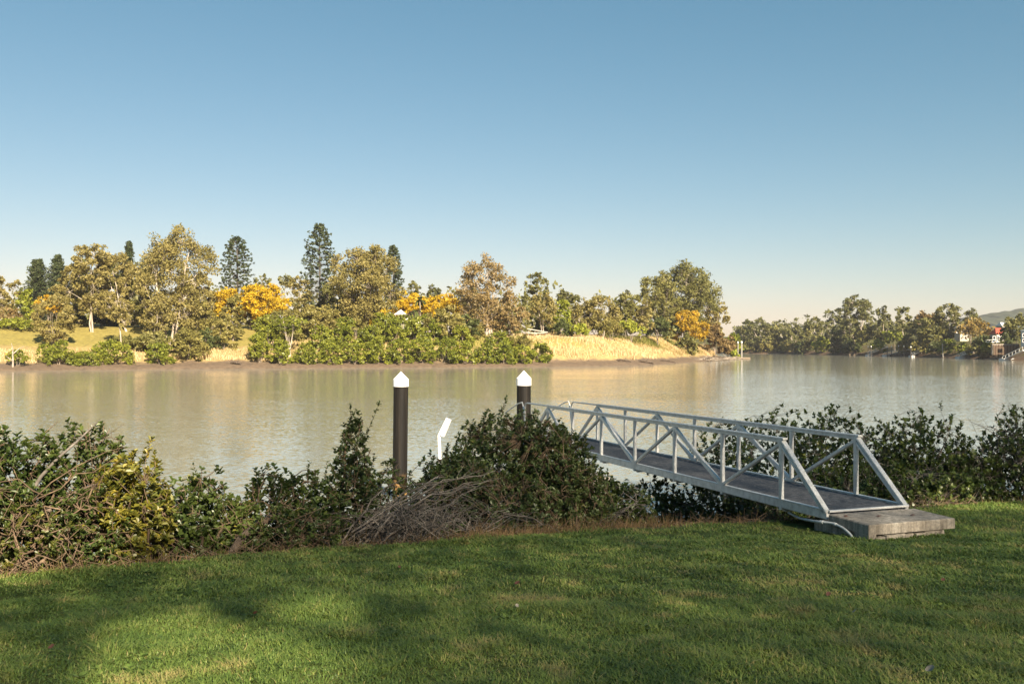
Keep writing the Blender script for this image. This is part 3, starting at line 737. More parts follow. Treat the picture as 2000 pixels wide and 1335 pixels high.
rgum(1902, 14, 617, 82, 664, 'orange tinged spreading tree left of the red roofed house', mat='rust_leaf', name='golden_tree', bark='grey_bark', stems=3, profile='dome', dens=.9, lobes=13)
def rshrub(px, d, ytop, w, ybot, label, mat='gum_green_leaf', group=None):
    return broadleaf('shrub', px, rbY(px, d), ytop, w, ybot, rb_z, mat, 'grey_bark', label, cat='shrub', group=group, stems=2, profile='dome', dens=1.4, lobes=7, lobe_size=.38, stem_px=1.2)
for a in [
    (1465, 5, 668, 34, 690, 'shaded shrub at the water left on the far bend', 'gum_green_leaf'), (1500, 5, 664, 40, 690, 'pale shrub at the water under the rounded gum', 'olive_leaf'),
    (1535, 5, 664, 40, 691, 'shrub at the water below the peaked gum', 'olive_leaf'), (1570, 5, 668, 42, 691, 'dark shrub at the water right of the peaked gum', 'dark_leaf'),
    (1603, 5, 658, 36, 690, 'yellow green shrub left of the straight white trunk', 'bright_leaf'), (1635, 4, 670, 44, 693, 'dark shrub at the water right of the straight white trunk', 'dark_leaf'),
    (1668, 5, 662, 44, 693, 'dark overhanging shrub behind the moored barge', 'dark_leaf'), (1698, 8, 636, 50, 680, 'blue green shrub right of the biggest right bank gum', 'gum_green_leaf'),
    (1716, 6, 663, 30, 686, 'lime green rounded shrub above the first jetty', 'bright_leaf'), (1748, 12, 644, 50, 670, 'low green shrub on the terrace above the jetties', 'mangrove_leaf'),
    (1770, 6, 664, 40, 690, 'shrub behind the second jetty with tall poles', 'gum_green_leaf'), (1800, 6, 664, 44, 694, 'brown green shrub right of the tall jetty poles', 'olive_leaf'),
    (1830, 5, 668, 40, 696, 'dark bank shrub left of the leaning timber post', 'dark_leaf'), (1852, 6, 662, 34, 690, 'leafy shrub right of the leaning timber post', 'mangrove_leaf'),
    (1884, 5, 668, 30, 696, 'bright upright shrub at the top of the short white jetty', 'mangrove_leaf'), (1908, 6, 662, 40, 694, 'shrub left of the retaining wall', 'gum_green_leaf'),
    (1930, 5, 668, 24, 692, 'yellow green bush against the left end of the retaining wall', 'bright_leaf'), (1925, 12, 655, 36, 676, 'shrub under the balcony of the red roofed house', 'dark_leaf'),
    (1944, 3, 668, 36, 696, 'green shrub standing before the left end of the retaining wall', 'gum_green_leaf'), (1925, 3, 690, 20, 700, 'small brown bush on the mud below the retaining wall', 'brown_leaf')]: rshrub(*a)
# distant wood filling the land behind, one mass
rng = np.random.default_rng(5)
mb = MB(); n = 900
wx, wy = rng.uniform(120, 900, n), rng.uniform(480, 1100, n)
ok = (poly_d(RB, wx, wy) > 45); wx, wy = wx[ok], wy[ok]
ok = (wx * F / wy + 1000 > 1440) & (wx * F / wy + 1000 < 1850); wx, wy = wx[ok], wy[ok]
wz = rb_z(wx, wy) + rng.uniform(3, 9, len(wx))
cen = np.repeat(np.stack([wx, wy, wz], 1), 5, 0) + rng.normal(size=(len(wx) * 5, 3)) * np.array([3, 3, 2.0])
card_cloud(mb, rng, cen, 2.4, 9, 2.0)
mb.build('distant_wood', M['gum_far_leaf'], kind='stuff', label='distant woodland behind the right bank')
mb = MB(); n = 420
wx, wy = rng.uniform(-190, 60, n), rng.uniform(275, 420, n)
ok = (poly_d(PEN, wx, wy) > 12); wx, wy = wx[ok], wy[ok]
wz = pen_z(wx, wy) + rng.uniform(1, 12, len(wx))
cen = np.repeat(np.stack([wx, wy, wz], 1), 5, 0) + rng.normal(size=(len(wx) * 5, 3)) * np.array([2.5, 2.5, 1.8])
card_cloud(mb, rng, cen, 2.0, 9, 1.3)
mb.build('distant_wood', M['gum_green_leaf'], kind='stuff', label='woodland behind the sunlit trees of the far bank')

# ------------------------------------------------------------------ straw grass on the far bank
rng = np.random.default_rng(9)
n = 520000
gx, gy = rng.uniform(-125, 84, n), rng.uniform(150, 330, n)
d = poly_d(PEN, gx, gy); z = pen_z(gx, gy)
edge = 7.2 + 2.5 * (noise2(gx * .25, gy * .25, 71) - .5)
far_top = np.where(gx > 2, 27, np.where(gx < -55, 17, 24))
ok = (d > edge) & (d < far_top) & (rng.random(n) < np.where(gx > 2, 1, .65))
gx, gy, z, d = gx[ok], gy[ok], z[ok], d[ok]
cl = fbm(gx * .22, gy * .22, 72); green = fbm(gx * .1 + 7, gy * .1, 73) + .025 * (d - 13)
hh = rng.uniform(.3, 1.0, len(gx)) * (.25 + 1.9 * cl * cl + .5 * np.clip(1 - (d - edge[ok]) / 3, 0, 1))
top = np.stack([gx, gy, z + hh], 1) + rng.normal(size=(len(gx), 3)) * np.array([.3, .3, .05]) * hh[:, None]
bot = np.stack([gx, gy, z - .1], 1); wdt = rng.uniform(.06, .14, len(gx))
ang = rng.uniform(0, 3.14, len(gx)); sx = np.stack([np.cos(ang), np.sin(ang), 0 * ang], 1) * wdt[:, None]
v = np.stack([bot - sx, bot + sx, top], 1)
var = np.clip(.68 - 3.4 * (fbm(gx * .12 + 7, gy * .12, 73, 4) - .5) - .028 * (d - 12) + (.5 - cl) * .4 + rng.normal(size=len(gx)) * .2, 0, 1)
mb = MB(); mb.add(v, np.arange(len(gx) * 3).reshape(-1, 3), var)
mb.build('straw_grass', M['straw'], kind='stuff', label='tall sunlit straw coloured grass on the far bank')

# ------------------------------------------------------------------ palm, dead tree
def palm(px, Y, ytop, yb, label):
    rng = sub_rng(px, Y); b_ = P(px, yb, Y); t_ = P(px, ytop, Y)
    zb = float(pen_z(np.array([b_[0]]), np.array([Y]))[0]); b_[2] = min(zb, b_[2]) - .2
    root = thing('palm_tree', b_, label, 'palm')
    tb = MB(); tb.tube(curve(b_, t_, np.array([.2, 0, 0]), 6), np.linspace(.16, .1, 6), 6); tb.build('trunk', M['white_bark'], root)
    mb = MB()
    for i in range(22):
        a = i * 2.4; el = rng.uniform(-.5, 1.2)
        h = np.array([math.cos(a), math.sin(a), 0])
        pts = [t_ + h * s * 1.9 + np.array([0, 0, math.sin(el) * s * 1.9 - 1.0 * s * s]) for s in np.linspace(0, 1, 6)]
        pts = np.array(pts); side = np.cross(h, [0, 0, 1]) * .25
        v = np.concatenate([pts - side, pts + side]); mb.add(v, [[k, k + 1, k + 7, k + 6] for k in range(5)], rng.random())
    mb.build('crown', M['dark_leaf'], root)
palm(820, penY(820, 26), 585, 625, 'slender palm standing before the golden trees right of the white roof')
palm(812, penY(812, 25), 607, 630, 'short dark palm at the foot of the slender palm')

Yd = penY(24, 3)
dt = thing('dead_tree', P(24.5, 718, Yd), 'bare bleached dead tree forked over the mud at far left', 'dead tree')
mb = MB()
mb.tube([P(25, 719, Yd), P(25.5, 705, Yd), P(24.8, 690, Yd), P(25.5, 681, Yd), P(22, 670, Yd)], [.2, .17, .13, .09, .04], 6)
mb.build('trunk', M['deadwood'], dt)
for q, r in (([P(25.5, 691, Yd), P(31, 686, Yd), P(38, 680, Yd + .5), P(47, 676, Yd + 1)], [.12, .1, .07, .03]), ([P(25, 703, Yd), P(20, 702, Yd - .5), P(16, 698, Yd - .5), P(11, 695, Yd)], [.09, .07, .05, .02])):
    mb = MB(); mb.tube(q, r, 5); mb.build('branch', M['deadwood'], dt)

# drift logs on the mud
for (p0, p1, r, d, lab) in [((1248, 706), (1276, 712), .45, 7, 'thick dark drift log lying on the mud below the straw bank'), ((1290, 705), (1320, 710), .22, 8, 'thin forked drift branch right of the thick drift log'),
                            ((1205, 703), (1232, 708), .25, 6, 'dark drift log left of the thick drift log'), ((452, 712), (470, 717), .3, 4, 'stump like drift log on the mud at the straw gap')]:
    Y0 = penY((p0[0] + p1[0]) / 2, d)
    a, c = P(*p0, Y0), P(*p1, Y0 - 1.5)
    for q in (a, c): q[2] = float(pen_z(q[0:1], q[1:2])[0]) + r * .6
    mb = MB(); mb.tube(curve(a, c, np.array([0, 0, .5]), 6, np.random.default_rng(3), .12), np.linspace(r, r * .5, 6), 7)
    mb.sticks([a * .5 + c * .5, a * .3 + c * .7], [a * .5 + c * .5 + [.6, .3, .9], a * .3 + c * .7 + [-.8, -.3, .7]], .1, .03, 4)
    mb.build('drift_log', M['log_bark'], origin=(a + c) / 2, label=lab, category='log', group='drift logs on the far mud')
rng = np.random.default_rng(14); mb = MB()
for i in range(90):
    px = rng.uniform(1370, 1442); a = P(px, 700, penY(px, rng.uniform(1, 6))); a[2] = float(pen_z(a[0:1], a[1:2])[0]) + .15
    dd = np.array([rng.normal(), rng.normal() * .5, rng.uniform(-.1, .25)]); mb.sticks(a[None], (a + nrm(dd) * rng.uniform(1, 3.5))[None], .16, .08, 5)
mb.build('driftwood', M['grey_bark'], kind='stuff', label='scattered driftwood and rocks at the tip of the peninsula')

# ------------------------------------------------------------------ far buildings
def flat_mat(name, c, rough=.7, metal=0.0, var=.12, scale=1.5):
    c = np.array(c); return rough_mat(name, [tuple(c * (1 - var)), tuple(c), tuple(np.minimum(c * (1 + var), .85))], scale, rough, 0, metal)
M['white_paint'] = flat_mat('white_paint', (.74, .72, .68)); M['cream_wall'] = flat_mat('cream_wall', (.4, .36, .3)); M['pale_roof'] = flat_mat('pale_roof', (.5, .46, .4)); M['red_tile'] = rough_mat('red_tile', [(.3, .06, .035), (.42, .09, .05)], 2, .8, 0)
M['grey_roof'] = flat_mat('grey_roof', (.36, .38, .38), .5); M['brown_roof'] = flat_mat('brown_roof', (.12, .075, .05)); M['dark_glass'] = flat_mat('dark_glass', (.02, .025, .03), .15)
M['blue_grey_wall'] = flat_mat('blue_grey_wall', (.42, .48, .5)); M['timber'] = flat_mat('timber', (.2, .15, .1)); M['stone'] = rough_mat('stone', [(.1, .085, .07), (.2, .17, .14), (.3, .26, .21)], 1.2, .9, 0)

def hip_roof(mb, x0, x1, y0, y1, z0, z1, over=.4, ridge=.45):
    x0 -= over; x1 += over; y0 -= over; y1 += over; cx, cy = (x0 + x1) / 2, (y0 + y1) / 2
    r = (x1 - x0) / 2 * ridge
    v = [(x0, y0, z0), (x1, y0, z0), (x1, y1, z0), (x0, y1, z0), (cx - r, cy, z1), (cx + r, cy, z1)]
    mb.add(v, [[0, 1, 5, 4], [2, 3, 4, 5]]); mb.add(v, [[1, 2, 5], [3, 0, 4]]); mb.add(v, [[0, 3, 2, 1]])

def house(name, Y, px0, px1, yr, ye, yb, roof, wall, label, depth=4.5, windows=(), cat='house'):
    x0, x1 = X_at(px0, Y + depth if px0 > 1000 else Y), X_at(px1, Y); ze, zr, zb = Z_at(ye, Y), Z_at(yr, Y), Z_at(yb, Y)
    root = thing(name, ((x0 + x1) / 2, Y, zb), label, cat)
    mb = MB(); mb.box(((x0 + x1) / 2, Y + depth / 2, (ze + zb) / 2 - .4), (x1 - x0, depth, ze - zb + .8)); mb.build('wall', M[wall], root)
    mb = MB(); hip_roof(mb, x0, x1, Y, Y + depth, ze, zr); mb.build('roof', M[roof], root)
    for (a, b_, c, d) in windows:
        xa, xb, za, zc = X_at(a, Y), X_at(b_, Y), Z_at(c, Y), Z_at(d, Y)
        mb = MB(); w = .12
        for cx, cz, sx, sz in (((xa + xb) / 2, za, xb - xa + w, w), ((xa + xb) / 2, zc, xb - xa + w, w), (xa, (za + zc) / 2, w, za - zc), (xb, (za + zc) / 2, w, za - zc)):
            mb.box((cx, Y - .04, cz), (sx, .14, sz))
        wo = mb.build('window', M['white_paint'], root)
        mb = MB(); mb.box(((xa + xb) / 2, Y - .02, (za + zc) / 2), (xb - xa, .06, za - zc)); p = mb.build('pane', M['dark_glass'], None, root.location); p.location = (0, 0, 0); p.parent = wo
    return root
hs = house('house', rbY(1950, 20), 1933, 1966, 640, 652, 670, 'red_tile', 'cream_wall', 'two storey house with red tiled hip roof on the right bank', windows=[(1939, 1944, 656, 663), (1947, 1951, 656, 664), (1953, 1957, 656, 663)])
Yh = rbY(1950, 20)
mb = MB(); mb.box(((X_at(1925, Yh) + X_at(1963, Yh)) / 2, Yh - 1.7, Z_at(668, Yh)), (X_at(1963, Yh) - X_at(1925, Yh), 3.2, .3)); mb.build('balcony', M['white_paint'], hs)
mb = MB(); mb.box((X_at(1947, Yh), Yh - .6, Z_at(677, Yh)), (X_at(1957, Yh) - X_at(1936, Yh), 2, 1.6)); mb.build('lower_wall', M['cream_wall'], hs)
for px in (1926, 1932, 1938, 1944, 1950, 1956, 1962):
    mb = MB(); mb.bar(P(px, 668, Yh - 3.2), P(px, 663.5, Yh - 3.2), .1, .1, (1, 0, 0)); mb.build('balustrade_post', M['white_paint'], hs)
mb = MB(); mb.bar(P(1925, 663.5, Yh - 3.2), P(1963, 663.5, Yh - 3.2), .1, .1); mb.build('balustrade_rail', M['white_paint'], hs)
house('house', rbY(1995, 14), 1994, 2040, 640, 645, 672, 'grey_roof', 'blue_grey_wall', 'pale blue grey modern house cut by the right edge', windows=[(1997, 2006, 651, 658), (1997, 2006, 662, 668)])
house('house', rbY(1877, 22), 1864, 1892, 633, 640, 662, 'pale_roof', 'cream_wall', 'pale house hidden behind the orange tree', windows=[(1868, 1873, 644, 650)])
house('house', rbY(1953, 60), 1946, 1966, 629, 636, 650, 'white_paint', 'cream_wall', 'white roofed house up the hill behind the red roof')
house('house', rbY(1530, 70), 1520, 1533, 645, 649, 660, 'brown_roof', 'cream_wall', 'pale house roof glimpsed between the far bend gums')
house('park_hut', penY(256, 60), 241, 268, 614, 624, 634, 'grey_roof', 'timber', 'park hut with grey hipped roof between the left gum trunks', depth=6, cat='hut')

def shelter(name, Y, px0, px1, y_hi, y_lo, yb, roofm, label, pyramid=False):
    x0, x1 = X_at(px0, Y), X_at(px1, Y); zh, zl, zb = Z_at(y_hi, Y), Z_at(y_lo, Y), Z_at(yb, Y)
    root = thing(name, ((x0 + x1) / 2, Y, zb), label, 'shelter')
    D = 3.5; pm = 'cream_wall'
    mb = MB()
    if pyramid: hip_roof(mb, x0, x1, Y, Y + (x1 - x0), zl, zh, .2, .02)
    else:
        th = .18
        v = [(x0, Y - .5, zh), (x1, Y - .5, zl), (x1, Y + D, zl), (x0, Y + D, zh)]
        v = v + [(a, b_, c - th) for a, b_, c in v]
        mb.add(v, [[0, 1, 2, 3], [7, 6, 5, 4], [0, 4, 5, 1], [1, 5, 6, 2], [2, 6, 7, 3], [3, 7, 4, 0]])
    mb.build('roof', M[roofm], root)
    for i, f in enumerate((.06, .36, .64, .94)):
        x = x0 + (x1 - x0) * f; zt = (zl if pyramid else zh + (zl - zh) * f) - .1
        for y in (Y, Y + D - .5):
            mb = MB(); mb.bar((x, y, zb - .4), (x, y, zt), .11, .11, (0, 1, 0)); mb.build('post', M[pm], root)
    return root
sh = shelter('picnic_shelter', penY(1050, 22), 1030, 1070, 641, 648, 661, 'pale_roof', 'open white picnic shelter with sloping roof on the bank top')
Ysh = penY(1050, 22)
mb = MB(); mb.bar(P(1031, 650, Ysh - .2), P(1068, 650, Ysh - .2), .12, .22); mb.build('beam', M['cream_wall'], sh)
mb = MB(); mb.box(P(1046, 656, Ysh + .6), (.7, .3, 1.3)); mb.build('notice_panel', M['cream_wall'], sh)
shelter('garden_shelter', penY(781, 26), 771, 792, 604, 614, 634, 'white_paint', 'small pavilion with bright white pyramid roof amid golden trees', True)
house('house', penY(805, 30), 792, 822, 607, 617, 632, 'brown_roof', 'white_paint', 'low building with dark brown roof beside the white pyramid roof', depth=6)

# retaining wall of upright stakes on the right bank
Yw = rbY(1965, 7)
rw = thing('retaining_wall', P(1965, 692, Yw), 'dark retaining wall of upright stakes below the right lawn', 'retaining wall')
mb = MB(); mb.box((X_at(1965, Yw), Yw + .6, Z_at(682, Yw)), (X_at(1992, Yw) - X_at(1940, Yw), .8, Z_at(671, Yw) - Z_at(693, Yw))); mb.build('backing', M['stone'], rw)
for i in range(26):
    px = 1941 + i * 1.97
    mb = MB(); mb.tube([P(px, 693, Yw), P(px, 673 + (i * 7 % 5) * .5, Yw)], .14, 6); mb.build('stake', M['brown_roof'] if i % 3 else M['timber'], rw)

# ------------------------------------------------------------------ far jetties and poles
M['jetty'] = flat_mat('jetty', (.62, .6, .56), .5); M['pole_dark'] = flat_mat('pole_dark', (.07, .06, .05)); M['pole_grey'] = flat_mat('pole_grey', (.27, .25, .22))
def jetty(px0, py0, px1, py1, d0, d1, label, float_w=10):
    a, c = P(px0, py0, rbY(px0, d0)), P(px1, py1, rbY(px1, d1))
    root = thing('jetty', a, label, 'jetty', 'jetties along the right bank')
    s = nrm(np.cross(c - a, [0, 0, 1])); dw = 1.0
    mb = MB(); mb.bar(a, c, dw * 2, .25); mb.build('deck', M['jetty'], root)
    for sg in (-1, 1):
        mb = MB(); mb.bar(a + s * dw * sg + [0, 0, 1.05], c + s * dw * sg + [0, 0, 1.05], .16, .16)
        mb.build('handrail', M['jetty'], root)
        for k in range(7):
            q = a + (c - a) * k / 6 + s * dw * sg
            mb = MB(); mb.bar(q, q + [0, 0, 1.05], .09, .09, (0, 1, 0)); mb.build('post', M['jetty'], root)
    mb = MB(); mb.box((a[0], a[1] - .8, WATER + .25), (float_w / F * a[1], 3.0, .7)); mb.build('pontoon', M['jetty'], root)
jetty(1696, 692.5, 1732, 678, 0, 10, 'grey jetty ramp below the lime green rounded shrub')
jetty(1729, 694, 1781, 681.5, -1, 7, 'longest white jetty ramp with tall poles around it')
jetty(1779, 695, 1800, 686, 0, 6, 'thin dark jetty ramp right of the tall poles', 6)
jetty(1873, 698, 1897, 688, -1, 5, 'short white jetty ramp left of the retaining wall', 12)
jetty(1964, 702.5, 2004, 684, -1, 6, 'large white jetty ramp at the right edge below the retaining wall', 22)

def pole(px, yt, yb, Y, label, capm='white_paint', r=.16, mat='pole_dark', tilt=0, cat='mooring pole', group='mooring poles along the right bank', name='mooring_pole'):
    a, c = P(px, yb, Y), P(px + tilt, yt, Y); a[2] = min(a[2], WATER - .3)
    root = thing(name, a, label, cat, group)
    mb = MB(); mb.tube([a, c], [r, r], 8); mb.build('post', M[mat], root)
    if capm:
        mb = MB(); mb.tube([c - [0, 0, .1], c + [0, 0, .25], c + [0, 0, .5]], [r * 1.35, r * 1.35, .03], 8); mb.build('cap', M[capm], root)
for px, yt, lab in [(1695.5, 677, 'white capped pole at the left end of the grey jetty'), (1701.5, 677, 'second white capped pole of the grey jetty'), (1733, 678, 'dark pole at the left end of the longest jetty'),
                    (1741, 677.5, 'white capped pole left of the tallest pole'), (1755, 676, 'pole between the shorter pole and the tallest pole'), (1765.5, 676, 'tallest dark pole in front of the longest jetty'), (1779, 678, 'white capped pole at the right end of the longest jetty')]:
    pole(px, yt, 696, rbY(px, -4), lab)
pole(1842, 671, 701, rbY(1842, -2), 'pale leaning timber post without cap left of the short white jetty', None, .2, 'pole_grey', tilt=-1.5)
Yt = penY(1440, 3)
pole(1441.3, 669, 699, Yt + 6, 'left of two thin white capped mooring posts at the peninsula tip', group='mooring posts at the peninsula tip', mat='pole_grey', r=.2)
pole(1448.5, 668.5, 702, Yt, 'right of two thin white capped mooring posts at the peninsula tip', group='mooring posts at the peninsula tip', mat='pole_grey', r=.27)
tp = thing('pontoon', P(1446, 701, Yt), 'small brown landing pontoon beside the two thin mooring posts', 'pontoon')
mb = MB(); mb.box((X_at(1448, Yt), Yt + 1, WATER + .3), (X_at(1464, Yt) - X_at(1432, Yt), 4, .5)); mb.build('deck', M['timber'], tp)
mb = MB(); mb.bar((X_at(1436, Yt), Yt + 4, WATER + 1.2), (X_at(1446, Yt), Yt + 3, WATER + .6), 1.4, .3); mb.build('ramp', M['white_paint'], tp)
Yb = rbY(1668, -5)
bt = thing('barge', (X_at(1668, Yb), Yb, WATER), 'low brown flat barge moored under the biggest right bank gum', 'barge')
mb = MB(); x0, x1 = X_at(1655, Yb), X_at(1684, Yb)
v = [(x0, Yb - 1.5, WATER + .9), (x1, Yb - 1.5, WATER + .9), (x1, Yb + 1.5, WATER + .9), (x0, Yb + 1.5, WATER + .9), (x0 + .8, Yb - 1.2, WATER - .2), (x1 - .8, Yb - 1.2, WATER - .2), (x1 - .8, Yb + 1.2, WATER - .2), (x0 + .8, Yb + 1.2, WATER - .2)]
mb.add(v, [[0, 1, 2, 3], [0, 4, 5, 1], [1, 5, 6, 2], [2, 6, 7, 3], [3, 7, 4, 0]]); mb.build('hull', M['timber'], bt)
mb = MB(); mb.box((X_at(1670, Yb), Yb, WATER + 1.5), (1.2, 1.2, 1.2)); mb.build('cabin', M['brown_roof'], bt)

# ------------------------------------------------------------------ gangway
GD = nrm(np.array([-.324, .946, -.0131 * .946])); GN = nrm(np.array([.946, .324, 0.0])); UP = np.array([0, 0, 1.0])
G0 = np.array([4.208, 14.0, -2.424])         # deck level at the first left post
GW, GS = 1.42, 1.68                          # width, post spacing
def gp(k, side, z=0.0): return G0 + GD * GS * k + GN * GW * side + UP * z
metal, nt, b, out = new_mat('galvanised_metal')
v_ = pos_vec(nt); n1 = noise_node(nt, 9, 5, .65, v_); n2 = noise_node(nt, 55, 3, .6, v_)
r = ramp(nt, [(.3, (.42, .42, .4)), (.5, (.57, .57, .55)), (.7, (.68, .68, .66))])
nt.links.new(n1.outputs['Fac'], r.inputs['Fac']); nt.links.new(r.outputs['Color'], b.inputs['Base Color'])
b.inputs['Metallic'].default_value = .35
rr = nt.nodes.new('ShaderNodeMapRange'); rr.inputs[3].default_value = .38; rr.inputs[4].default_value = .62
nt.links.new(n2.outputs['Fac'], rr.inputs[0]); nt.links.new(rr.outputs[0], b.inputs['Roughness'])
bp = nt.nodes.new('ShaderNodeBump'); bp.inputs['Strength'].default_value = .12; bp.inputs['Distance'].default_value = .004
nt.links.new(n2.outputs['Fac'], bp.inputs['Height']); nt.links.new(bp.outputs['Normal'], b.inputs['Normal'])
M['metal'] = metal
M['deck'] = rough_mat('deck_grit', [(.042, .045, .052), (.076, .08, .09), (.135, .138, .14)], 16, .9, 1.0, dist=.012, spec=.2)
gw = thing('gangway', gp(-.66, .5), 'grey metal truss gangway with dark gritty deck sloping out to the water', 'gangway')
RT = 1.0                                     # rail top above the deck
for side in (0, 1):
    kend = 6
    mb = MB(); mb.bar(gp(-.06, side, RT - .02), gp(kend, side, RT - .02), .085, .032); mb.bar(gp(-.045, side, RT - .062), gp(kend, side, RT - .062), .06, .05)
    mb.build('handrail', M['metal'], gw)
    mb = MB(); mb.bar(gp(-.66, side, -.035), gp(7.1, side, -.035), .055, .13); mb.bar(gp(-.66, side, .034), gp(7.1, side, .034), .075, .01); mb.build('stringer', M['metal'], gw)
    for k in range(7):
        mb = MB(); mb.bar(gp(k, side, -.13), gp(k, side, RT - .085), .07, .062, GN); mb.build('post', M['metal'], gw)
    mb = MB(); mb.bar(gp(0, side, RT - .02) + GD * .0, gp(-.655, side, .0), .085, .04, GN * 0 + UP); mb.bar(gp(.03, side, RT - .08), gp(-.62, side, -.02), .055, .05); mb.build('end_brace', M['metal'], gw)
    for k in range(0, 6):
        top, bot = (k, k + 1) if k % 2 == 0 else (k + 1, k)
        thick = k % 2 == 1
        a, c = gp(top, side, RT - .1), gp(bot, side, .03)
        mb = MB(); mb.bar(a, c, .06, .085 if thick else .055); mb.build('diagonal_brace', M['metal'], gw)
    mb = MB(); mb.bar(gp(6, side, RT - .1), gp(6.75, side, .03), .06, .085); mb.build('diagonal_brace', M['metal'], gw)
    lo = side
    q = [gp(6, lo, RT - .03), gp(6.95, lo, RT - .03), gp(7.03, lo, RT - .06), gp(7.06, lo, RT - .14), gp(7.06, lo, .0)]
    mb = MB(); mb.tube(q, .022, 8); mb.build('end_rail', M['metal'], gw)
    q = [gp(7.06, lo, .3), gp(7.14, lo, RT - .14), gp(7.2, lo, RT - .03), gp(7.3, lo, RT - .08) - GN * .08, gp(7.7, lo, RT - .35) - GN * .2]
    mb = MB(); mb.tube(q, .02, 8); mb.build('end_rail', M['metal'], gw)
rng = np.random.default_rng(3)
nx, ny = 10, 120
u, w = np.meshgrid(np.linspace(.022, .978, nx), np.linspace(-.655, 7.1, ny))
v = G0 + GD * GS * w[..., None] + GN * GW * u[..., None] + UP * (.012 + .004 * rng.normal(size=u.shape))[..., None]
a = (np.arange(ny - 1)[:, None] * nx + np.arange(nx - 1)[None]).ravel()
mb = MB(); mb.add(v, np.stack([a, a + 1, a + nx + 1, a + nx], 1)); mb.bar(gp(-.655, .5, -.03), gp(7.1, .5, -.03), GW - .07, .06); mb.build('deck', M['deck'], gw)
mb = MB(); mb.bar(gp(-.672, 0.0, .022), gp(-.672, 1.0, .022), .05, .03); mb.build('threshold_strip', M['metal'], gw)
for k in range(0, 8):
    mb = MB(); mb.bar(gp(k, .03, -.13), gp(k, .97, -.13), .06, .06); mb.build('cross_beam', M['metal'], gw)
mb = MB(); mb.box(gp(-.6, .5, -.2), (GW * .98, .12, .14), [GN, nrm(np.cross(UP, GN)), UP]); mb.build('bearing', M['metal'], gw)

# concrete landing
concrete, nt, b, out = new_mat('concrete')
v_ = pos_vec(nt); n1 = noise_node(nt, 2.2, 6, .65, v_); n2 = noise_node(nt, 30, 4, .7, v_)
vs = pos_vec(nt, (14, 14, .9)); n3 = noise_node(nt, 1, 3, .6, vs)
r1 = ramp(nt, [(.3, (.18, .158, .128)), (.52, (.33, .295, .245)), (.72, (.46, .42, .355))]); nt.links.new(n1.outputs['Fac'], r1.inputs['Fac'])
r3 = ramp(nt, [(.38, (.45, .43, .4)), (.6, (1, 1, 1))]); nt.links.new(n3.outputs['Fac'], r3.inputs['Fac'])
mx = nt.nodes.new('ShaderNodeMix'); mx.data_type = 'RGBA'; mx.blend_type = 'MULTIPLY'; mx.inputs[0].default_value = .72
nt.links.new(r1.outputs['Color'], mx.inputs[6]); nt.links.new(r3.outputs['Color'], mx.inputs[7])
r2 = ramp(nt, [(.35, (.7, .7, .7)), (.65, (1.15, 1.12, 1.08))]); nt.links.new(n2.outputs['Fac'], r2.inputs['Fac'])
mx2 = nt.nodes.new('ShaderNodeMix'); mx2.data_type = 'RGBA'; mx2.blend_type = 'MULTIPLY'; mx2.inputs[0].default_value = 1
nt.links.new(mx.outputs[2], mx2.inputs[6]); nt.links.new(r2.outputs['Color'], mx2.inputs[7]); nt.links.new(mx2.outputs[2], b.inputs['Base Color'])
b.inputs['Roughness'].default_value = .92
bp = nt.nodes.new('ShaderNodeBump'); bp.inputs['Strength'].default_value = .5; bp.inputs['Distance'].default_value = .01
nt.links.new(n2.outputs['Fac'], bp.inputs['Height']); nt.links.new(bp.outputs['Normal'], b.inputs['Normal'])
M['concrete'] = concrete
SA, SB, SCc, SD = np.array([4.54, 12.84, -2.41]), np.array([4.80, 12.06, -2.41]), np.array([6.20, 12.54, -2.41]), np.array([5.97, 13.3, -2.41])
slab = thing('landing_slab', (SA + SCc) / 2 - UP * .2, 'weathered concrete slab at the lawn end of the gangway', 'concrete slab')
def prism(mb, quad, top, th, ch=.015):
    q = np.array(quad); c = q.mean(0); qi = c + (q - c) * (1 - ch)
    n = len(q)
    v = np.concatenate([qi + UP * top, q + UP * (top - ch), q + UP * (top - th)])
    mb.add(v, [list(range(n))]); mb.add(v, [list(range(3 * n - 1, 2 * n - 1, -1))])
    mb.add(v, [[k * n + (i + 1) % n, k * n + i, (k + 1) * n + i, (k + 1) * n + (i + 1) % n] for k in (0, 1) for i in range(n)])
mb = MB(); prism(mb, [SA, SB, SCc, SD], 0, .14); mb.build('slab', M['concrete'], slab)
eb, ec = nrm(SA - SB), nrm(SCc - SB)
mb = MB(); prism(mb, [SB + eb * .003 + ec * .003, SB + ec * .13 + eb * .003, SB + ec * .13 + eb * .28, SB + eb * .28 + ec * .003], -.142, .35); mb.build('corner_block', M['concrete'], slab)
mb = MB(); prism(mb, [SB + eb * .29 + ec * .04, SB + ec * .9 + eb * .29, SB + ec * .9 + eb * 1.2, SB + eb * 1.2 + ec * .04], -.15, .5); mb.build('abutment', M['concrete'], slab)
rng = np.random.default_rng(12)
for i in range(7):
    p = SB + ec * (.2 + i * .17) + eb * rng.uniform(0, .05)
    mb = MB(); q = [p + ec * a_ * rng.uniform(.07, .1) + eb * b_ * rng.uniform(.04, .1) for a_, b_ in ((-1, -.4), (1, -.4), (1, 1), (-1, 1))]
    prism(mb, q, -.152 - rng.uniform(0, .03), .06, .08); mb.build('broken_edge', M['concrete'], slab)
M['pvc'] = flat_mat('pvc', (.42, .44, .44), .45, 0, .15, 8)
pp = thing('conduit_pipe', SB + eb * .1 - UP * .3, 'grey conduit pipe sagging along the left side of the concrete slab', 'pipe')
off = -ec * .04
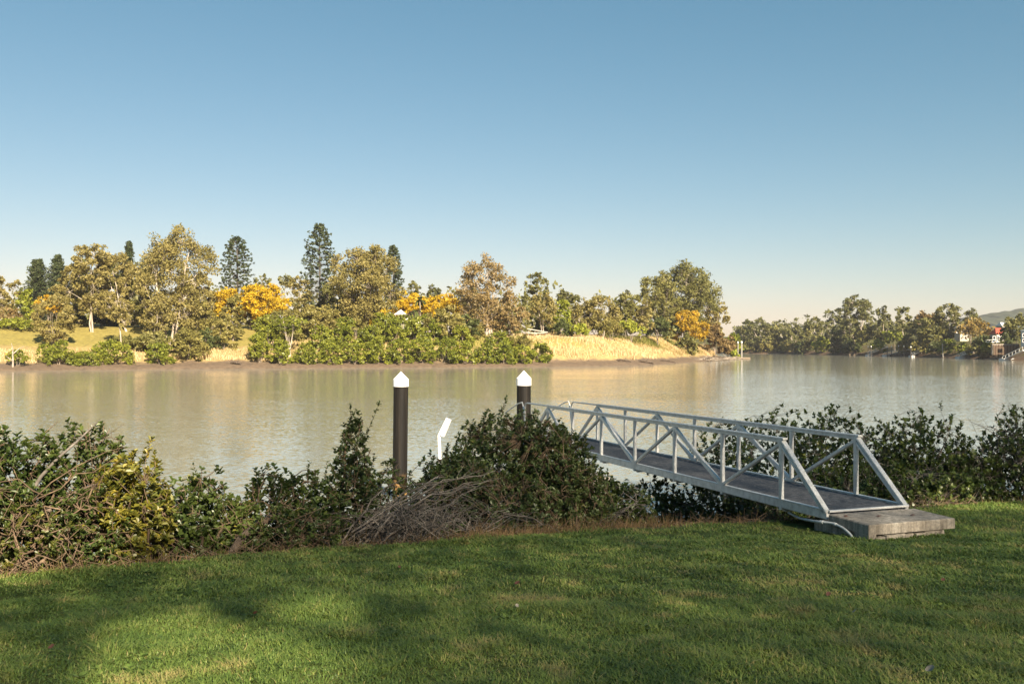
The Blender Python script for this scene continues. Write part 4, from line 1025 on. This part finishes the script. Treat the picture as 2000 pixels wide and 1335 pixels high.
q = [P(1540, 1000, 14.0), P(1562, 1012, 13.7), SA + eb * .1 - UP * .12 + off * 3, SA - eb * .12 - UP * .1 + off, SA - eb * .35 - UP * .12 + off, SA - eb * .55 - UP * .2 + off, SA - eb * .63 - UP * .36 + off, SA - eb * .65 - UP * .5 + off]
q = np.array(q); t = np.linspace(0, 7, 36); qs = np.stack([np.interp(t, np.arange(8), q[:, i]) for i in range(3)], 1)
for _ in range(3): qs[1:-1] = (qs[:-2] + 2 * qs[1:-1] + qs[2:]) / 4
mb = MB(); mb.tube(qs, .019, 8); mb.build('pipe', M['pvc'], pp)
mb = MB(); mb.tube(qs[16:18], .026, 8); mb.build('coupling', M['pvc'], pp)
mb = MB(); mb.tube(qs[11:13], .026, 8); mb.build('coupling', M['pvc'], pp)

# ------------------------------------------------------------------ mooring piles, pontoon, bent marker
pile_m, nt, b, out = new_mat('pile_sleeve')
v_ = pos_vec(nt, (9, 9, .35)); n1 = noise_node(nt, 1, 5, .65, v_)
r1 = ramp(nt, [(.3, (.006, .0055, .005)), (.55, (.013, .011, .009)), (.74, (.042, .033, .024))]); nt.links.new(n1.outputs['Fac'], r1.inputs['Fac'])
g = nt.nodes.new('ShaderNodeNewGeometry'); sp = nt.nodes.new('ShaderNodeSeparateXYZ'); nt.links.new(g.outputs['Position'], sp.inputs[0])
n2 = noise_node(nt, 3, 4, .6, g.outputs['Position'])
ad = nt.nodes.new('ShaderNodeMath'); ad.operation = 'MULTIPLY_ADD'; ad.inputs[1].default_value = .8; nt.links.new(n2.outputs['Fac'], ad.inputs[0]); nt.links.new(sp.outputs['Z'], ad.inputs[2])
mr = nt.nodes.new('ShaderNodeMapRange'); mr.inputs[1].default_value = -3.4; mr.inputs[2].default_value = -3.9; nt.links.new(ad.outputs[0], mr.inputs[0])
mx = nt.nodes.new('ShaderNodeMix'); mx.data_type = 'RGBA'; nt.links.new(mr.outputs[0], mx.inputs[0]); nt.links.new(r1.outputs['Color'], mx.inputs[6]); mx.inputs[7].default_value = (.22, .13, .05, 1)
nt.links.new(mx.outputs[2], b.inputs['Base Color']); b.inputs['Roughness'].default_value = .55; b.inputs['Specular IOR Level'].default_value = .2
M['pile'] = pile_m
M['cap'] = flat_mat('pile_cap', (.8, .79, .77), .4, 0, .04)
def pile(px, ytop, Y, rpx, label, lean=0.0):
    r = rpx / F * Y; x = X_at(px, Y); zt = Z_at(ytop, Y); zc = Z_at(ytop + 28, Y); ze = Z_at(ytop + 15.5, Y)
    root = thing('mooring_pile', (x, Y, WATER), label, 'mooring pile', 'white capped mooring piles in the river')
    d = np.array([lean, 0, 0])
    mb = MB(); mb.tube([np.array([x, Y, WATER - 3]) - d, np.array([x, Y, zc])], r, 32, cap=False); mb.build('post', M['pile'], root)
    mb = MB(); mb.tube([np.array([x, Y, zc - .02]), np.array([x, Y, ze])], r * 1.07, 32, cap=False)
    n = 32; a = np.arange(n) * 2 * math.pi / n
    ring = np.stack([x + r * 1.07 * np.cos(a), Y + r * 1.07 * np.sin(a), np.full(n, ze)], 1)
    mb.add(np.concatenate([ring, [[x, Y, zt]]]), [[j, (j + 1) % n, n] for j in range(n)])
    under = ring.copy(); under[:, 2] = zc - .02; mb.add(under, [list(range(n - 1, -1, -1))])
    mb.build('cap', M['cap'], root)
pile(783, 725, 27.0, 14.3, 'left black pile with white pointed cap, standing clear in open water', .07)
pile(1023, 723, 28.0, 13.8, 'right black pile with white pointed cap, half hidden at the gangway end')
M['pontoon'] = flat_mat('pontoon_concrete', (.5, .44, .37), .8, 0, .15, 3)
E = gp(7.1, .5)
pt = thing('pontoon', (E[0] - .6, E[1] + 1.6, WATER), 'pale pontoon glimpsed through the leafy middle bush', 'pontoon')
mb = MB(); mb.box((E[0] - .6, E[1] + 1.6, WATER + .32), (4.2, 3.0, .85), [GN, nrm(np.cross(UP, GN)), UP]); mb.build('float', M['pontoon'], pt)
for sx in (-.7, .7):
    for sy in (-.1, .6):
        p = E + GN * sx + GD * sy; mb = MB(); mb.bar((p[0], p[1], WATER + .7), (p[0], p[1], E[2] - .1), .1, .1, GN); mb.build('leg', M['metal'], pt)
mb = MB(); mb.bar(E + GD * -.15 - UP * .22, E + GD * .7 - UP * .22, 1.5, .08); mb.build('platform', M['metal'], pt)
Ym = 24.0
ms = thing('marker_sign', P(861, 960, Ym), 'bent white post carrying a tilted white board beside the middle bush', 'sign')
mb = MB(); mb.bar(P(862, 975, Ym), P(857.5, 849, Ym), .075, .075, (0, 1, 0)); mb.bar(P(857.5, 850, Ym), P(874, 816, Ym + .05), .07, .07, (0, 1, 0)); mb.build('post', M['cap'], ms)
mb = MB(); mb.bar(P(864, 851, Ym - .03), P(877.5, 818, Ym - .03), .105, .12, (.3, 1, 0), .05); mb.build('board', M['cap'], ms)

# ------------------------------------------------------------------ bushes on the near bank
def near_bush(px, wpx, ytop, Y, label, mat='bush_leaf', tips=420, leaf=.07, per=9, sprigs=5, spire=0.0, dens_low=1.0, name='bush', yellow=0.0, lift=0.0, deep=.85, bare=0, group='bushes along the near river bank'):
    rng = sub_rng(px, Y, ytop, 3); tips = int(tips * (1.9 if px > 1180 else 1.5 if px > 820 else 1.15)); wpx = wpx * (1.3 if px > 1380 else 1.12); per = 13 if Y > 16.5 else per; ytop = ytop - (7 if px > 1380 else 0)
    X = X_at(px, Y); hw = wpx / 2 / F * Y * 1.1; zt = Z_at(ytop, Y)
    zb = float(near_z(np.array([X]), np.array([Y]))[0])
    zlow = zb - .25
    root = thing(name, (X, Y, zb), label, 'bush', group)
    h = zt - zlow; dp = max(.45, hw * deep)
    def env(n):
        u = nrm(rng.normal(size=(n, 3)))
        ang = np.arctan2(u[:, 1], u[:, 0])
        lump = .8 + .4 * fbm(ang * 1.3 + px, u[:, 2] * 2.2 + Y, int(px) % 97, 2)
        r = rng.random(n) ** .38 * np.minimum(lump, 1.05)
        u = u * r[:, None]
        p = np.empty((n, 3))
        tz = u[:, 2] * .5 + .5
        k = 1 - spire * np.clip(tz - .3, 0, 1) * 1.15
        p[:, 0] = X + u[:, 0] * hw * k; p[:, 1] = Y + u[:, 1] * dp * k; p[:, 2] = zlow + h * (lift + (1 - lift) * tz)
        return p
    T = env(tips)
    # sprigs poking out of the outline
    SP = env(sprigs * 3); SP = SP[np.argsort(-SP[:, 2])[:sprigs]]
    # skeleton
    tb = MB(); nodes = [np.array([X, Y, zb])]
    nm = 9
    M_ = env(nm * 5)
    for i in range(nm):
        s = np.array([X + rng.normal() * hw * .25, Y + rng.normal() * dp * .25, zb - .1])
        e = M_[i]
        q = curve(s, e, np.array([0, 0, .25 * h]), 7, rng, .03)
        tb.tube(q, np.linspace(.02, .007, 7) * rng.uniform(.7, 1.5), 5, cap=False)
        nodes += list(q[2:])
    N0 = np.array(nodes)
    for i in range(nm, nm * 5):
        s = N0[np.argmin(((N0 - M_[i]) ** 2).sum(1) + rng.random(len(N0)) * .1)]
        q = curve(s, M_[i], np.array([0, 0, .08 * h]), 5, rng, .025)
        tb.tube(q, np.linspace(.008, .004, 5), 4, cap=False); nodes += list(q[1:])
    N1 = np.array(nodes)
    allT = np.concatenate([T, SP])
    ix = np.argmin(((allT[:, None] - N1[None]) ** 2).sum(-1), 1)
    tb.sticks(N1[ix], allT, .0045, .0025, 3)
    for i in range(bare):
        s = N1[rng.integers(len(N1))]; e = s + np.array([rng.normal() * .5, rng.normal() * .3, rng.uniform(-.1, .6)])
        q = curve(s, e, np.array([0, 0, .1]), 5, rng, .05); tb.tube(q, np.linspace(.009, .003, 5), 4, cap=False)
        tb.sticks(q[2:4], q[2:4] + rng.normal(size=(2, 3)) * .18, .004, .002, 3)
    # leaves in whorls at the tips, and strung along the sprigs
    cen = np.array([X, Y, zlow + h * .45])
    outw = nrm((T - cen) / np.array([hw, dp, h * .5]))
    ax = nrm(outw * .55 + np.array([0, 0, .75]) + rng.normal(size=T.shape) * .35)
    c = np.repeat(T, per, 0); a = np.repeat(ax, per, 0); m = len(c)
    rad = rng.normal(size=(m, 3)); rad = nrm(rad - a * (rad * a).sum(1, keepdims=True))
    d = nrm(a * rng.uniform(.2, 1.0, (m, 1)) + rad * .8)
    c = c - a * rng.uniform(0, .09, (m, 1)) * (leaf / .07)
    L = leaf * rng.uniform(.65, 1.25, m)
    tone = np.clip((.28 if px > 820 else .2) + .5 * (fbm(T[:, 0] * 1.6 + 3, T[:, 2] * 1.6 + T[:, 1], 91) - .4) + yellow + rng.normal(size=len(T)) * .1, 0, 1)
    var = np.clip(np.repeat(tone, per) + rng.normal(size=m) * .1 + (rng.random(m) < .03) * .4, 0, 1)
    mb = MB()
    if Y > 16.5: mb.cards(c + d * L[:, None] * .5, d, a + rad * .01, L * 1.05, L * .66, var)
    else: mb.leaves(c, d, a + rad * .01, L, L * .62, var)
    for p in SP:
        up = nrm(np.array([rng.normal() * .3 + (p[0] - X) / hw * .4, rng.normal() * .2, 1.0])); ln = rng.uniform(.12, .34) * (1 + spire)
        e = p + up * ln; tb.sticks(p[None], e[None], .005, .002, 3)
        kk = int(8 + ln * 45); t = rng.random(kk)[:, None]
        rad = rng.normal(size=(kk, 3)); rad = nrm(rad - up * (rad @ up)[:, None])
        LL = leaf * rng.uniform(.6, 1.1, kk)
        mb.leaves(p + up * ln * t, nrm(rad * .8 + up * .7), np.broadcast_to(up, (kk, 3)) + rad * .01, LL, LL * .5, np.clip(.35 + rng.normal(size=kk) * .15 + yellow, 0, 1))
    tb.build('stems', M['twig' if px > 1180 else 'brown_twig'], root); mb.build('foliage', M[mat], root)
    return root

NB = near_bush
NB(-30, 150, 828, 10.0, 'dark mangrove bush cut by the left edge')
NB(45, 170, 830, 10.5, 'dark leafy mangrove bush second from the left edge', bare=4)
NB(130, 150, 822, 11.0, 'tall leafy mangrove bush crossed by a slanting bare branch', bare=3, tips=460)
NB(200, 105, 818, 11.2, 'mangrove bush with a feathery top sprig at upper left', sprigs=9, tips=360, bare=2)
NB(262, 130, 872, 10.7, 'bush with yellow sunlit leaves left of the gap', mat='bush_yellow_leaf', yellow=.26)  # raised yellow paints the sunlit look into these leaves
NB(60, 190, 965, 9.9, 'low straggly bush with dry brown twigs at the left lawn edge', mat='bush_yellow_leaf', tips=200, leaf=.045, bare=22)
NB(170, 150, 940, 10.4, 'shaded undergrowth bush below the yellow sunlit leaves', tips=240, bare=6, leaf=.055)
NB(325, 130, 935, 11.2, 'low rounded dark bush right of the yellow sunlit one', tips=420)
NB(395, 110, 905, 11.8, 'bush with one tall dark sprig standing against the water', sprigs=7, tips=380)
NB(455, 110, 968, 11.8, 'low bright green bush behind the leaning log', yellow=.1, tips=380)
NB(525, 140, 912, 12.3, 'olive mangrove bush left of the leafy spire', tips=440, bare=4)
NB(605, 140, 912, 12.6, 'wide mangrove bush at the left foot of the leafy spire', tips=440, bare=6)
NB(688, 105, 800, 13.0, 'tall leafy spire bush against the brown water', mat='vine_leaf', spire=.62, sprigs=14, tips=520, leaf=.06, lift=.05)
NB(755, 130, 890, 13.4, 'grey green bush covering the foot of the left pile', mat='vine_leaf', leaf=.055, tips=480, bare=6)
NB(560, 190, 985, 11.6, 'dark tangled bush behind the pile of dead branches', tips=330, bare=10, leaf=.055)
NB(888, 165, 872, 14.0, 'left shoulder bush of the big dark middle clump', mat='vine_leaf', tips=1100, leaf=.06)
NB(1003, 260, 792, 14.8, 'big dark domed bush in the middle, draped in creeper', mat='vine_leaf', tips=2300, leaf=.06, sprigs=9, deep=.7)
NB(1085, 180, 830, 15.0, 'right shoulder bush of the big dark middle clump, hiding the gangway side', mat='vine_leaf', tips=1350, leaf=.06, sprigs=6)
NB(960, 290, 905, 13.7, 'low dark leafy bush at the front foot of the middle clump', mat='vine_leaf', tips=800, leaf=.055, bare=6)
NB(1130, 120, 900, 14.3, 'russet tinged bush at the right end of the middle clump', mat='vine_leaf', tips=480, leaf=.055, yellow=.15)
NB(1200, 130, 930, 15.2, 'dark green bush just left of the shadow below the gangway', tips=460)
NB(1285, 140, 925, 18.6, 'dark bush seen below the middle of the gangway', tips=420, leaf=.075)
NB(1385, 150, 945, 17.8, 'dark bush deep in shade under the gangway', tips=420, leaf=.075)
NB(1500, 150, 965, 17.0, 'dark bush under the near end of the gangway', tips=380, leaf=.075)
NB(1420, 130, 806, 23.5, 'bush top showing between the gangway rails', tips=460, leaf=.085)
NB(1525, 160, 793, 21.5, 'highest round mangrove bush behind the gangway', tips=620, leaf=.08)
NB(1620, 160, 800, 20.3, 'mangrove bush framed by the right gangway diagonals', tips=620, leaf=.08, bare=5)
NB(1715, 140, 826, 19.6, 'tangled bush with drooping brown twigs right of the gangway end', tips=520, bare=16)
NB(1805, 140, 808, 19.2, 'dense peaked mangrove bush above the concrete slab', tips=600, leaf=.075, sprigs=7)
NB(1880, 110, 880, 19.0, 'low sparse bush on the right lawn edge', tips=340, bare=14)
NB(1935, 130, 850, 19.2, 'straggly bush with grey bare stems near the right edge', tips=330, bare=26, sprigs=8)
NB(2000, 120, 790, 19.0, 'tall thin twiggy bush cut by the right edge', tips=300, bare=30, sprigs=9)
NB(2090, 150, 800, 19.6, 'leafy bush beyond the right edge')
NB(2190, 160, 820, 20.5, 'farther leafy bush beyond the right edge')
NB(-130, 160, 830, 9.3, 'leafy bush beyond the left edge')
NB(1660, 200, 900, 18.6, 'shaded lower bush behind the concrete slab', tips=460, bare=10)
NB(1790, 200, 905, 18.3, 'shaded lower bush at the lawn edge right of the slab', tips=460, bare=12)

# pile of dead branches, leaning log, sticks
rng = np.random.default_rng(21)
def arc(a, c, sag, k=7, wob=.02): return curve(np.array(a), np.array(c), np.array([0, 0, sag]), k, rng, wob)
def gz(px, Y, up=0.0):
    x = X_at(px, Y); return np.array([x, Y, float(near_z(np.array([x]), np.array([Y]))[0]) + up])
bp_ = thing('branch_pile', gz(760, 12.3), 'heap of dead grey branches between the leafy spire and the middle bush', 'branch pile')
for i in range(16):
    px = rng.uniform(660, 780); a = gz(px, rng.uniform(11.9, 12.5), rng.uniform(.02, .25))
    c = P(rng.uniform(830, 985), rng.uniform(915, 985), rng.uniform(12.5, 13.2))
    mb = MB(); q = arc(a, c, rng.uniform(.1, .5), 9, .025); mb.tube(q, np.linspace(rng.uniform(.011, .02), .004, 9), 5)
    for j in (4, 5, 6, 7):
        e = q[j] + np.array([rng.uniform(.1, .35), rng.normal() * .1, rng.normal() * .12]); mb.sticks(q[j][None], e[None], .005, .002, 4)
    mb.build('branch', M['twig'], bp_)
mb = MB()
for i in range(340):
    px = rng.normal(795, 66); a = gz(px, rng.uniform(11.9, 12.9), rng.uniform(0, .45) * (1 - abs(px - 800) / 300))
    L = rng.uniform(.3, .95); th = rng.uniform(-.4, 3.5); c = a + np.array([math.cos(th) * L, rng.normal() * .25, abs(math.sin(th)) * L * .35])
    mb.tube(arc(a, c, rng.uniform(0, .5), 6, .03), np.linspace(rng.uniform(.004, .008), .002, 6), 3, cap=False)
mb.build('twigs', M['twig'], bp_, kind='stuff')
lg = thing('fallen_log', gz(445, 11.3), 'thick leaning dead log rising from the lawn edge left of the branch pile', 'log')
mb = MB(); q = np.array([gz(441, 11.15, -.02), P(470, 1052, 11.35), P(505, 1022, 11.6), P(548, 1003, 11.9)]); mb.tube(q, [.06, .052, .046, .036], 9); mb.build('trunk', M['log_bark'], lg)
mb = MB(); mb.tube([q[2], q[2] + [.05, -.05, -.18], q[2] + [.02, -.06, -.32]], [.016, .011, .005], 5); mb.build('branch', M['log_bark'], lg)
db = thing('dead_branch', P(70, 1024, 10.2), 'long slanting bare branch crossing the left bushes', 'branch')
mb = MB(); mb.tube([P(60, 1040, 10.2), P(95, 995, 10.3), P(135, 965, 10.5)], [.045, .036, .024], 7)
mb.tube([P(135, 965, 10.5), P(185, 945, 10.6), P(232, 935, 10.7)], [.02, .013, .006], 5); mb.build('trunk', M['log_bark'], db)
mb = MB(); mb.tube([P(48, 984, 10.3), P(80, 930, 10.3), P(112, 895, 10.4), P(150, 862, 10.6), P(192, 822, 10.9)], [.024, .022, .018, .013, .006], 6); mb.build('branch', M['twig'], db)
for (a, c, s, lab) in [((905, 1000, 13.0), (985, 985, 13.2), .35, 'arched bare stick at the foot of the middle bush'), ((935, 1035, 12.6), (1060, 1024, 12.7), .42, 'bowed dead spray lying in front of the middle bush'),
                       ((1190, 1010, 13.9), (1262, 985, 14.0), .3, 'dead twiggy spray on the lawn edge left of the gangway')]:
    st = thing('dead_spray', P(*a), lab, 'dead twigs', 'dead sprays along the lawn edge')
    a, c = P(*a), P(*c); a[2] = float(near_z(a[0:1], a[1:2])[0]); c[2] = max(c[2], float(near_z(c[0:1], c[1:2])[0]) + .1)
    mb = MB(); q = arc(a, c, s, 9, .01); mb.tube(q, np.linspace(.012, .004, 9), 5); mb.build('stem', M['twig'], st)
    mb = MB()
    for i in range(26):
        j = rng.integers(2, 9); e = q[j] + np.array([rng.uniform(-.45, .3), rng.normal() * .15, rng.uniform(-.3, .1)]); e[2] = max(e[2], float(near_z(e[0:1], e[1:2])[0]))
        mb.tube(arc(q[j], e, rng.uniform(0, .12), 5, .01), np.linspace(.005, .002, 5), 3, cap=False)
    mb.build('twigs', M['twig'], st, kind='stuff')

# litter of sticks on the bank and a fringe of dry grass along the lawn edge
mb = MB(); n = 1500
x = rng.uniform(-7.5, 9, n); yc = np.interp(x, CREST[:, 0], CREST[:, 1]); y = yc + rng.uniform(.0, 1.6, n) ** 1.2
z = near_z(x, y); L = rng.uniform(.06, .4, n); th = rng.uniform(0, 6.28, n)
a = np.stack([x, y, z + .015], 1); c = a + np.stack([np.cos(th) * L, np.sin(th) * L * .7, rng.uniform(-.02, .22, n) * L / .3], 1)
mb.sticks(a, c, rng.uniform(.003, .008, n), .002, 4); mb.build('stick_litter', M['brown_twig'], kind='stuff', label='fallen brown sticks along the lawn edge')
n = 26000
px = rng.uniform(-60, 2050, n); x = rng.uniform(-7, 11.5, n)
yc = np.interp(x, CREST[:, 0], CREST[:, 1]); y = yc + rng.normal(.12, .22, n); d = crest_d(x, y); pxx = 1000 + F * x / y
dens = np.interp(pxx, [-100, 420, 700, 870, 930, 1270, 1350, 1560, 1790, 2050], [.1, .1, .06, .1, .42, .42, .1, .05, .02, .03])
ok = (d > -.22) & (rng.random(n) < dens); x, y = x[ok], y[ok]; z = near_z(x, y); n = len(x)
hh = rng.uniform(.04, .1, n) + .2 * rng.random(n) ** 4; bt = np.stack([x, y, z - .01], 1); tp_ = bt + np.stack([rng.normal(size=n) * .35 * hh, rng.normal(size=n) * .3 * hh, hh], 1)
wv = np.stack([np.full(n, .0035), rng.normal(size=n) * .002, np.zeros(n)], 1)
mb = MB(); mb.add(np.stack([bt - wv, bt + wv, tp_], 1), np.arange(n * 3).reshape(-1, 3), rng.random(n)); mb.build('dry_grass', M['dry_grass'], kind='stuff', label='reddish dry grass stalks along the lawn edge')

# ------------------------------------------------------------------ lawn grass
def blades(n, y0, y1, seed, wmul, side=False):
    r = np.random.default_rng(seed)
    y = np.sqrt(r.uniform(y0 ** 2, y1 ** 2, n)); x = r.uniform(-.62, .64, n) * y
    if side: y = r.uniform(y0, y1, n); x = np.where(r.random(n) < .5, -.62 * y - r.uniform(0, 3.5, n), .64 * y + r.uniform(0, 5, n))
    d = crest_d(x, y); ok = d < .06
    # keep off the slab
    e1, e2 = eb[:2], ec[:2]; rel = np.stack([x - SB[0], y - SB[1]], 1); u, w = rel @ e1, rel @ e2
    ok &= ~((u > .0) & (u < 2.2) & (w > .0) & (w < 1.52)) & ~((u > -.05) & (u < 1.8) & (w > -.22) & (w < .0) & (r.random(n) < .93))
    x, y = x[ok], y[ok]; n = len(x); z = lawn_z(x, y) if False else near_z(x, y)
    cl = fbm(x * 2.4, y * 2.4, 61); big = fbm(x * .5, y * .5, 62); fine = fbm(x * 7, y * 7, 63)
    keep = r.random(n) < np.clip(.2 + 3.2 * fine * cl - 1.6 * np.clip(fbm(x * 1.4 + 4, y * 1.4, 65) - .6, 0, 1), .12, 1); x, y, z, cl, big, fine = (q[keep] for q in (x, y, z, cl, big, fine)); n = len(x)
    hh = r.uniform(.5, 1.4, n) ** 1.3 * (.012 + .06 * np.clip(cl - .3, 0, 1) * (.4 + fine)) + .01
    th = r.uniform(0, 6.28, n); lean = r.uniform(.4, 2.6, n) * hh
    lx, ly = np.cos(th) * lean, np.sin(th) * lean
    w = (.0026 + .0012 * r.random(n)) * wmul * np.maximum(1, y / 7.5)
    sx = np.stack([-np.sin(th), np.cos(th), np.zeros(n)], 1) * w[:, None]
    b0 = np.stack([x, y, z - .004], 1); m0 = b0 + np.stack([lx * .35, ly * .35, hh * .62], 1); t0 = b0 + np.stack([lx, ly, hh], 1)
    v = np.stack([b0 - sx, b0 + sx, m0 + sx * .8, m0 - sx * .8, t0], 1)
    patch = fbm(x * 3.3 + 9, y * 3.3, 64, 2)
    var = np.clip(.36 + .5 * (big - .5) + .55 * (fine - .5) + .5 * (patch - .5) + r.normal(size=n) * .15 + (r.random(n) < .07) * .5 + np.clip(patch - .68, 0, 1) * 2.2, 0, 1)
    o = np.arange(n) * 5
    return v.reshape(-1, 3), np.stack([o, o + 1, o + 2, o + 3], 1), np.stack([o + 3, o + 2, o + 4], 1), var
mb = MB()
for args in ((165000, 5.0, 8.0, 1, 1.1), (150000, 8.0, 12.5, 2, 1.25), (120000, 12.5, 19.0, 3, 1.25), (130000, 2.5, 17.0, 4, 1.5, True), (40000, 2.0, 5.0, 5, 1.2)):
    v, q4, q3, var = blades(*args)
    if args[1] > 11 or args[1] < 4.9: mb.add(v, q3 - [[3, 2, 0]] + [[0, 1, 0]], var); continue
    mb.add(v, q4, var); k = mb.n - len(v); mb.f.append(q3 + k); mb.var.append(var); mb.sm.append(np.zeros(len(q3), bool))
mb.build('grass', M['grass'], kind='stuff', label='short mown lawn grass in open shade')

# broad leaved weeds scattered in the lawn
r = np.random.default_rng(33); n = 1500
y = np.sqrt(r.uniform(5.0 ** 2, 13.5 ** 2, n)); x = r.uniform(-.6, .62, n) * y
ok = (crest_d(x, y) < -.1) & (fbm(x * .7, y * .7, 67) > .47); x, y = x[ok], y[ok]; n = len(x)
k = 6; cx = np.repeat(np.stack([x, y, near_z(x, y) + .015], 1), k, 0); th = np.tile(np.arange(k) * 2 * math.pi / k, n) + r.uniform(-.4, .4, n * k)
d = np.stack([np.cos(th), np.sin(th), r.uniform(.15, .6, n * k)], 1); L = np.repeat(r.uniform(.018, .045, n), k) * r.uniform(.7, 1.2, n * k)
mb = MB(); mb.cards(cx + d * L[:, None] * .6, d, np.stack([-np.cos(th) * .4, -np.sin(th) * .4, np.ones(n * k)], 1), L, L * .75, np.clip(.4 + r.normal(size=n * k) * .15, 0, .8))
mb.build('lawn_weeds', M['grass'], kind='stuff', label='small broad leaved weeds scattered through the lawn')

# fallen leaves on the lawn
M['dead_leaf'] = flat_mat('dead_leaf', (.1, .045, .03), .7, 0, .3, 30); M['pale_leaf'] = flat_mat('pale_leaf', (.22, .2, .16), .6, 0, .2, 30)
for px, py, s, mt, lab in [(1010, 1149, .075, 'dead_leaf', 'curled dark red leaf on the lawn straight below the middle bush'), (498, 1207, .07, 'dead_leaf', 'dark crumpled leaf on the shaded lawn above the sunlit patch'),
                           (1618, 1172, .07, 'dead_leaf', 'brown leaf on the lawn below the concrete slab corner'), (1842, 1142, .06, 'dead_leaf', 'small brown leaf on the lawn right of the slab'),
                           (100, 1276, .06, 'dead_leaf', 'brown leaf on the lawn at the far left'), (780, 1116, .05, 'dead_leaf', 'tiny dark leaf on the lawn in front of the branch pile'),
                           (1010, 1195, .05, 'pale_leaf', 'small pale leaf below the curled dark red leaf'), (1816, 1326, .09, 'pale_leaf', 'grey green leaf at the bottom right edge of the lawn'), (1668, 1206, .06, 'pale_leaf', 'pale curled leaf below the slab, in thick grass')]:
    s *= .6; k = (HZ - py) / F; Y = -1.6 / (k + .083); x = X_at(px, Y); z = float(near_z(np.array([x]), np.array([Y]))[0]) + .045
    r = sub_rng(px, py); a = r.uniform(0, 6.28); d = np.array([math.cos(a), math.sin(a) * .4, .35]); sd = nrm(np.cross(d, [0, -.5, 1])); dn = nrm(d)
    c = np.array([x, Y, z]); t = np.linspace(-1, 1, 7); rows = []
    for tt in t:
        wdt = s * .42 * (1 - tt * tt) ** .6 + .002; mid = c + dn * tt * s * .6 + UP * (.25 * s * tt * tt)
        rows.append([mid - sd * wdt + UP * wdt * .6, mid, mid + sd * wdt + UP * wdt * .6])
    v = np.array(rows).reshape(-1, 3); f = [[i * 3 + j, i * 3 + j + 1, i * 3 + j + 4, i * 3 + j + 3] for i in range(6) for j in range(2)]
    mb = MB(); mb.add(v, f, .5, True); mb.build('fallen_leaf', M[mt], origin=c, label=lab, category='leaf', group='fallen leaves on the lawn')
rng = np.random.default_rng(4)
for px, py, lab in [(1652, 1008, 'tiny dark leaf on the slab nearest the gangway corner'), (1716, 1008, 'largest dark leaf on the middle of the concrete slab'), (1783, 1006, 'tiny dark leaf on the right side of the concrete slab')]:
    Yq = 2.405 * F / (py - HZ); c = P(px, py, Yq); a = np.arange(7) * .9
    v = np.concatenate([c[None] + UP * .02, c + np.stack([np.cos(a) * rng.uniform(.02, .05, 7), np.sin(a) * .03, rng.uniform(.004, .02, 7) - .004], 1)])
    mb = MB(); mb.add(v, [[0, 1 + i, 1 + (i + 1) % 7] for i in range(7)]); mb.build('fallen_leaf', M['dead_leaf'], origin=c, label=lab, category='leaf', group='fallen leaves on the slab')

# ------------------------------------------------------------------ unseen tall trees behind the viewer, canopy shaped to shade the lawn
rng = np.random.default_rng(77)
SUNP = [(365, 1276, .54, 1, 0), (290, 1288, .38, 1, 0), (615, 1190, .28, 1, 0), (550, 1294, .4, 1, 0), (1930, 985, .6, 1, 1), (1850, 988, .4, .9, 1), (1640, 992, .36, 1, 0),
        (262, 885, .8, 1, 10.7), (150, 872, .45, 1, 11.0), (15, 985, .7, 1, 10.0), (180, 1075, .4, .8, 10.4), (20, 890, .4, .7, 10.2), (470, 985, .35, .7, 11.6), (30, 1090, .5, .9, 9.6)]
Sv = np.array(S)
n = 88000
i_ = np.arange(n) + .5
x, z = -12 + 64 * ((i_ * .7548776662) % 1), 10.0 + 21 * ((i_ * .5698402910) % 1)
top = np.interp(x, [-12, 5, 11, 18, 19.6, 20.8, 21.8, 52], [19, 20.5, 22, 24.6, 26.4, 27.0, 29.8, 30.2])
top = top + .8 * (fbm(x * .9, x * .0, 81) - .5)
c = (np.stack([x, np.full(n, -24.0), z], 1) + np.array(S) * rng.uniform(0, 5, (n, 1)))[z < top]
gone = np.zeros(len(c))  # canopy gaps cut along the sun direction to place the sun patches
for px, py, rr, pw, mode in SUNP:
    if mode > 2: q = P(px, py, mode)
    else:
        k = (HZ - py) / F; Yq = -1.6 / (k + .083); q = P(px, py, Yq)
    rel = c - q; t = rel @ Sv; dist = np.linalg.norm(rel - t[:, None] * Sv, axis=1)
    gone = np.maximum(gone, pw * np.clip((1.3 - dist / rr) * 2.5, 0, 1))
c = c[rng.random(len(c)) > gone * 1.15]
m = len(c); d = rng.normal(size=(m, 3)); nn = Sv + .45 * rng.normal(size=(m, 3)); L = rng.uniform(.17, .29, m)
mb = MB(); mb.cards(c, d, nn, L, L * .6, rng.random(m))
for i in range(10):
    xx = -10 + i * 6.6; mb.tube([(xx, -25.5, 0), (xx + .4, -25.3, 6), (xx - .2, -25.4, 13)], [.3, .2, .08], 8)
mb.build('shade_trees', M['gum_green_leaf'], kind='stuff', label='row of tall unseen trees behind the viewer, crowns shaped to shade the lawn')

# ------------------------------------------------------------------ thin haze in the air
hz = bpy.data.materials.new('haze_air'); hz.use_nodes = True; nt = hz.node_tree
for nd in list(nt.nodes):
    if nd.type == 'BSDF_PRINCIPLED': nt.nodes.remove(nd)
vol = nt.nodes.new('ShaderNodeVolumePrincipled'); vol.inputs['Color'].default_value = (.97, .94, 1, 1); vol.inputs['Density'].default_value = .00013; vol.inputs['Anisotropy'].default_value = .2
nt.links.new(vol.outputs[0], nt.nodes['Material Output'].inputs['Volume'])
mb = MB(); mb.box((325, 1120, 31), (2060, 2400, 76)); hb = mb.build('haze', hz, kind='stuff', label='thin pale haze over the river')
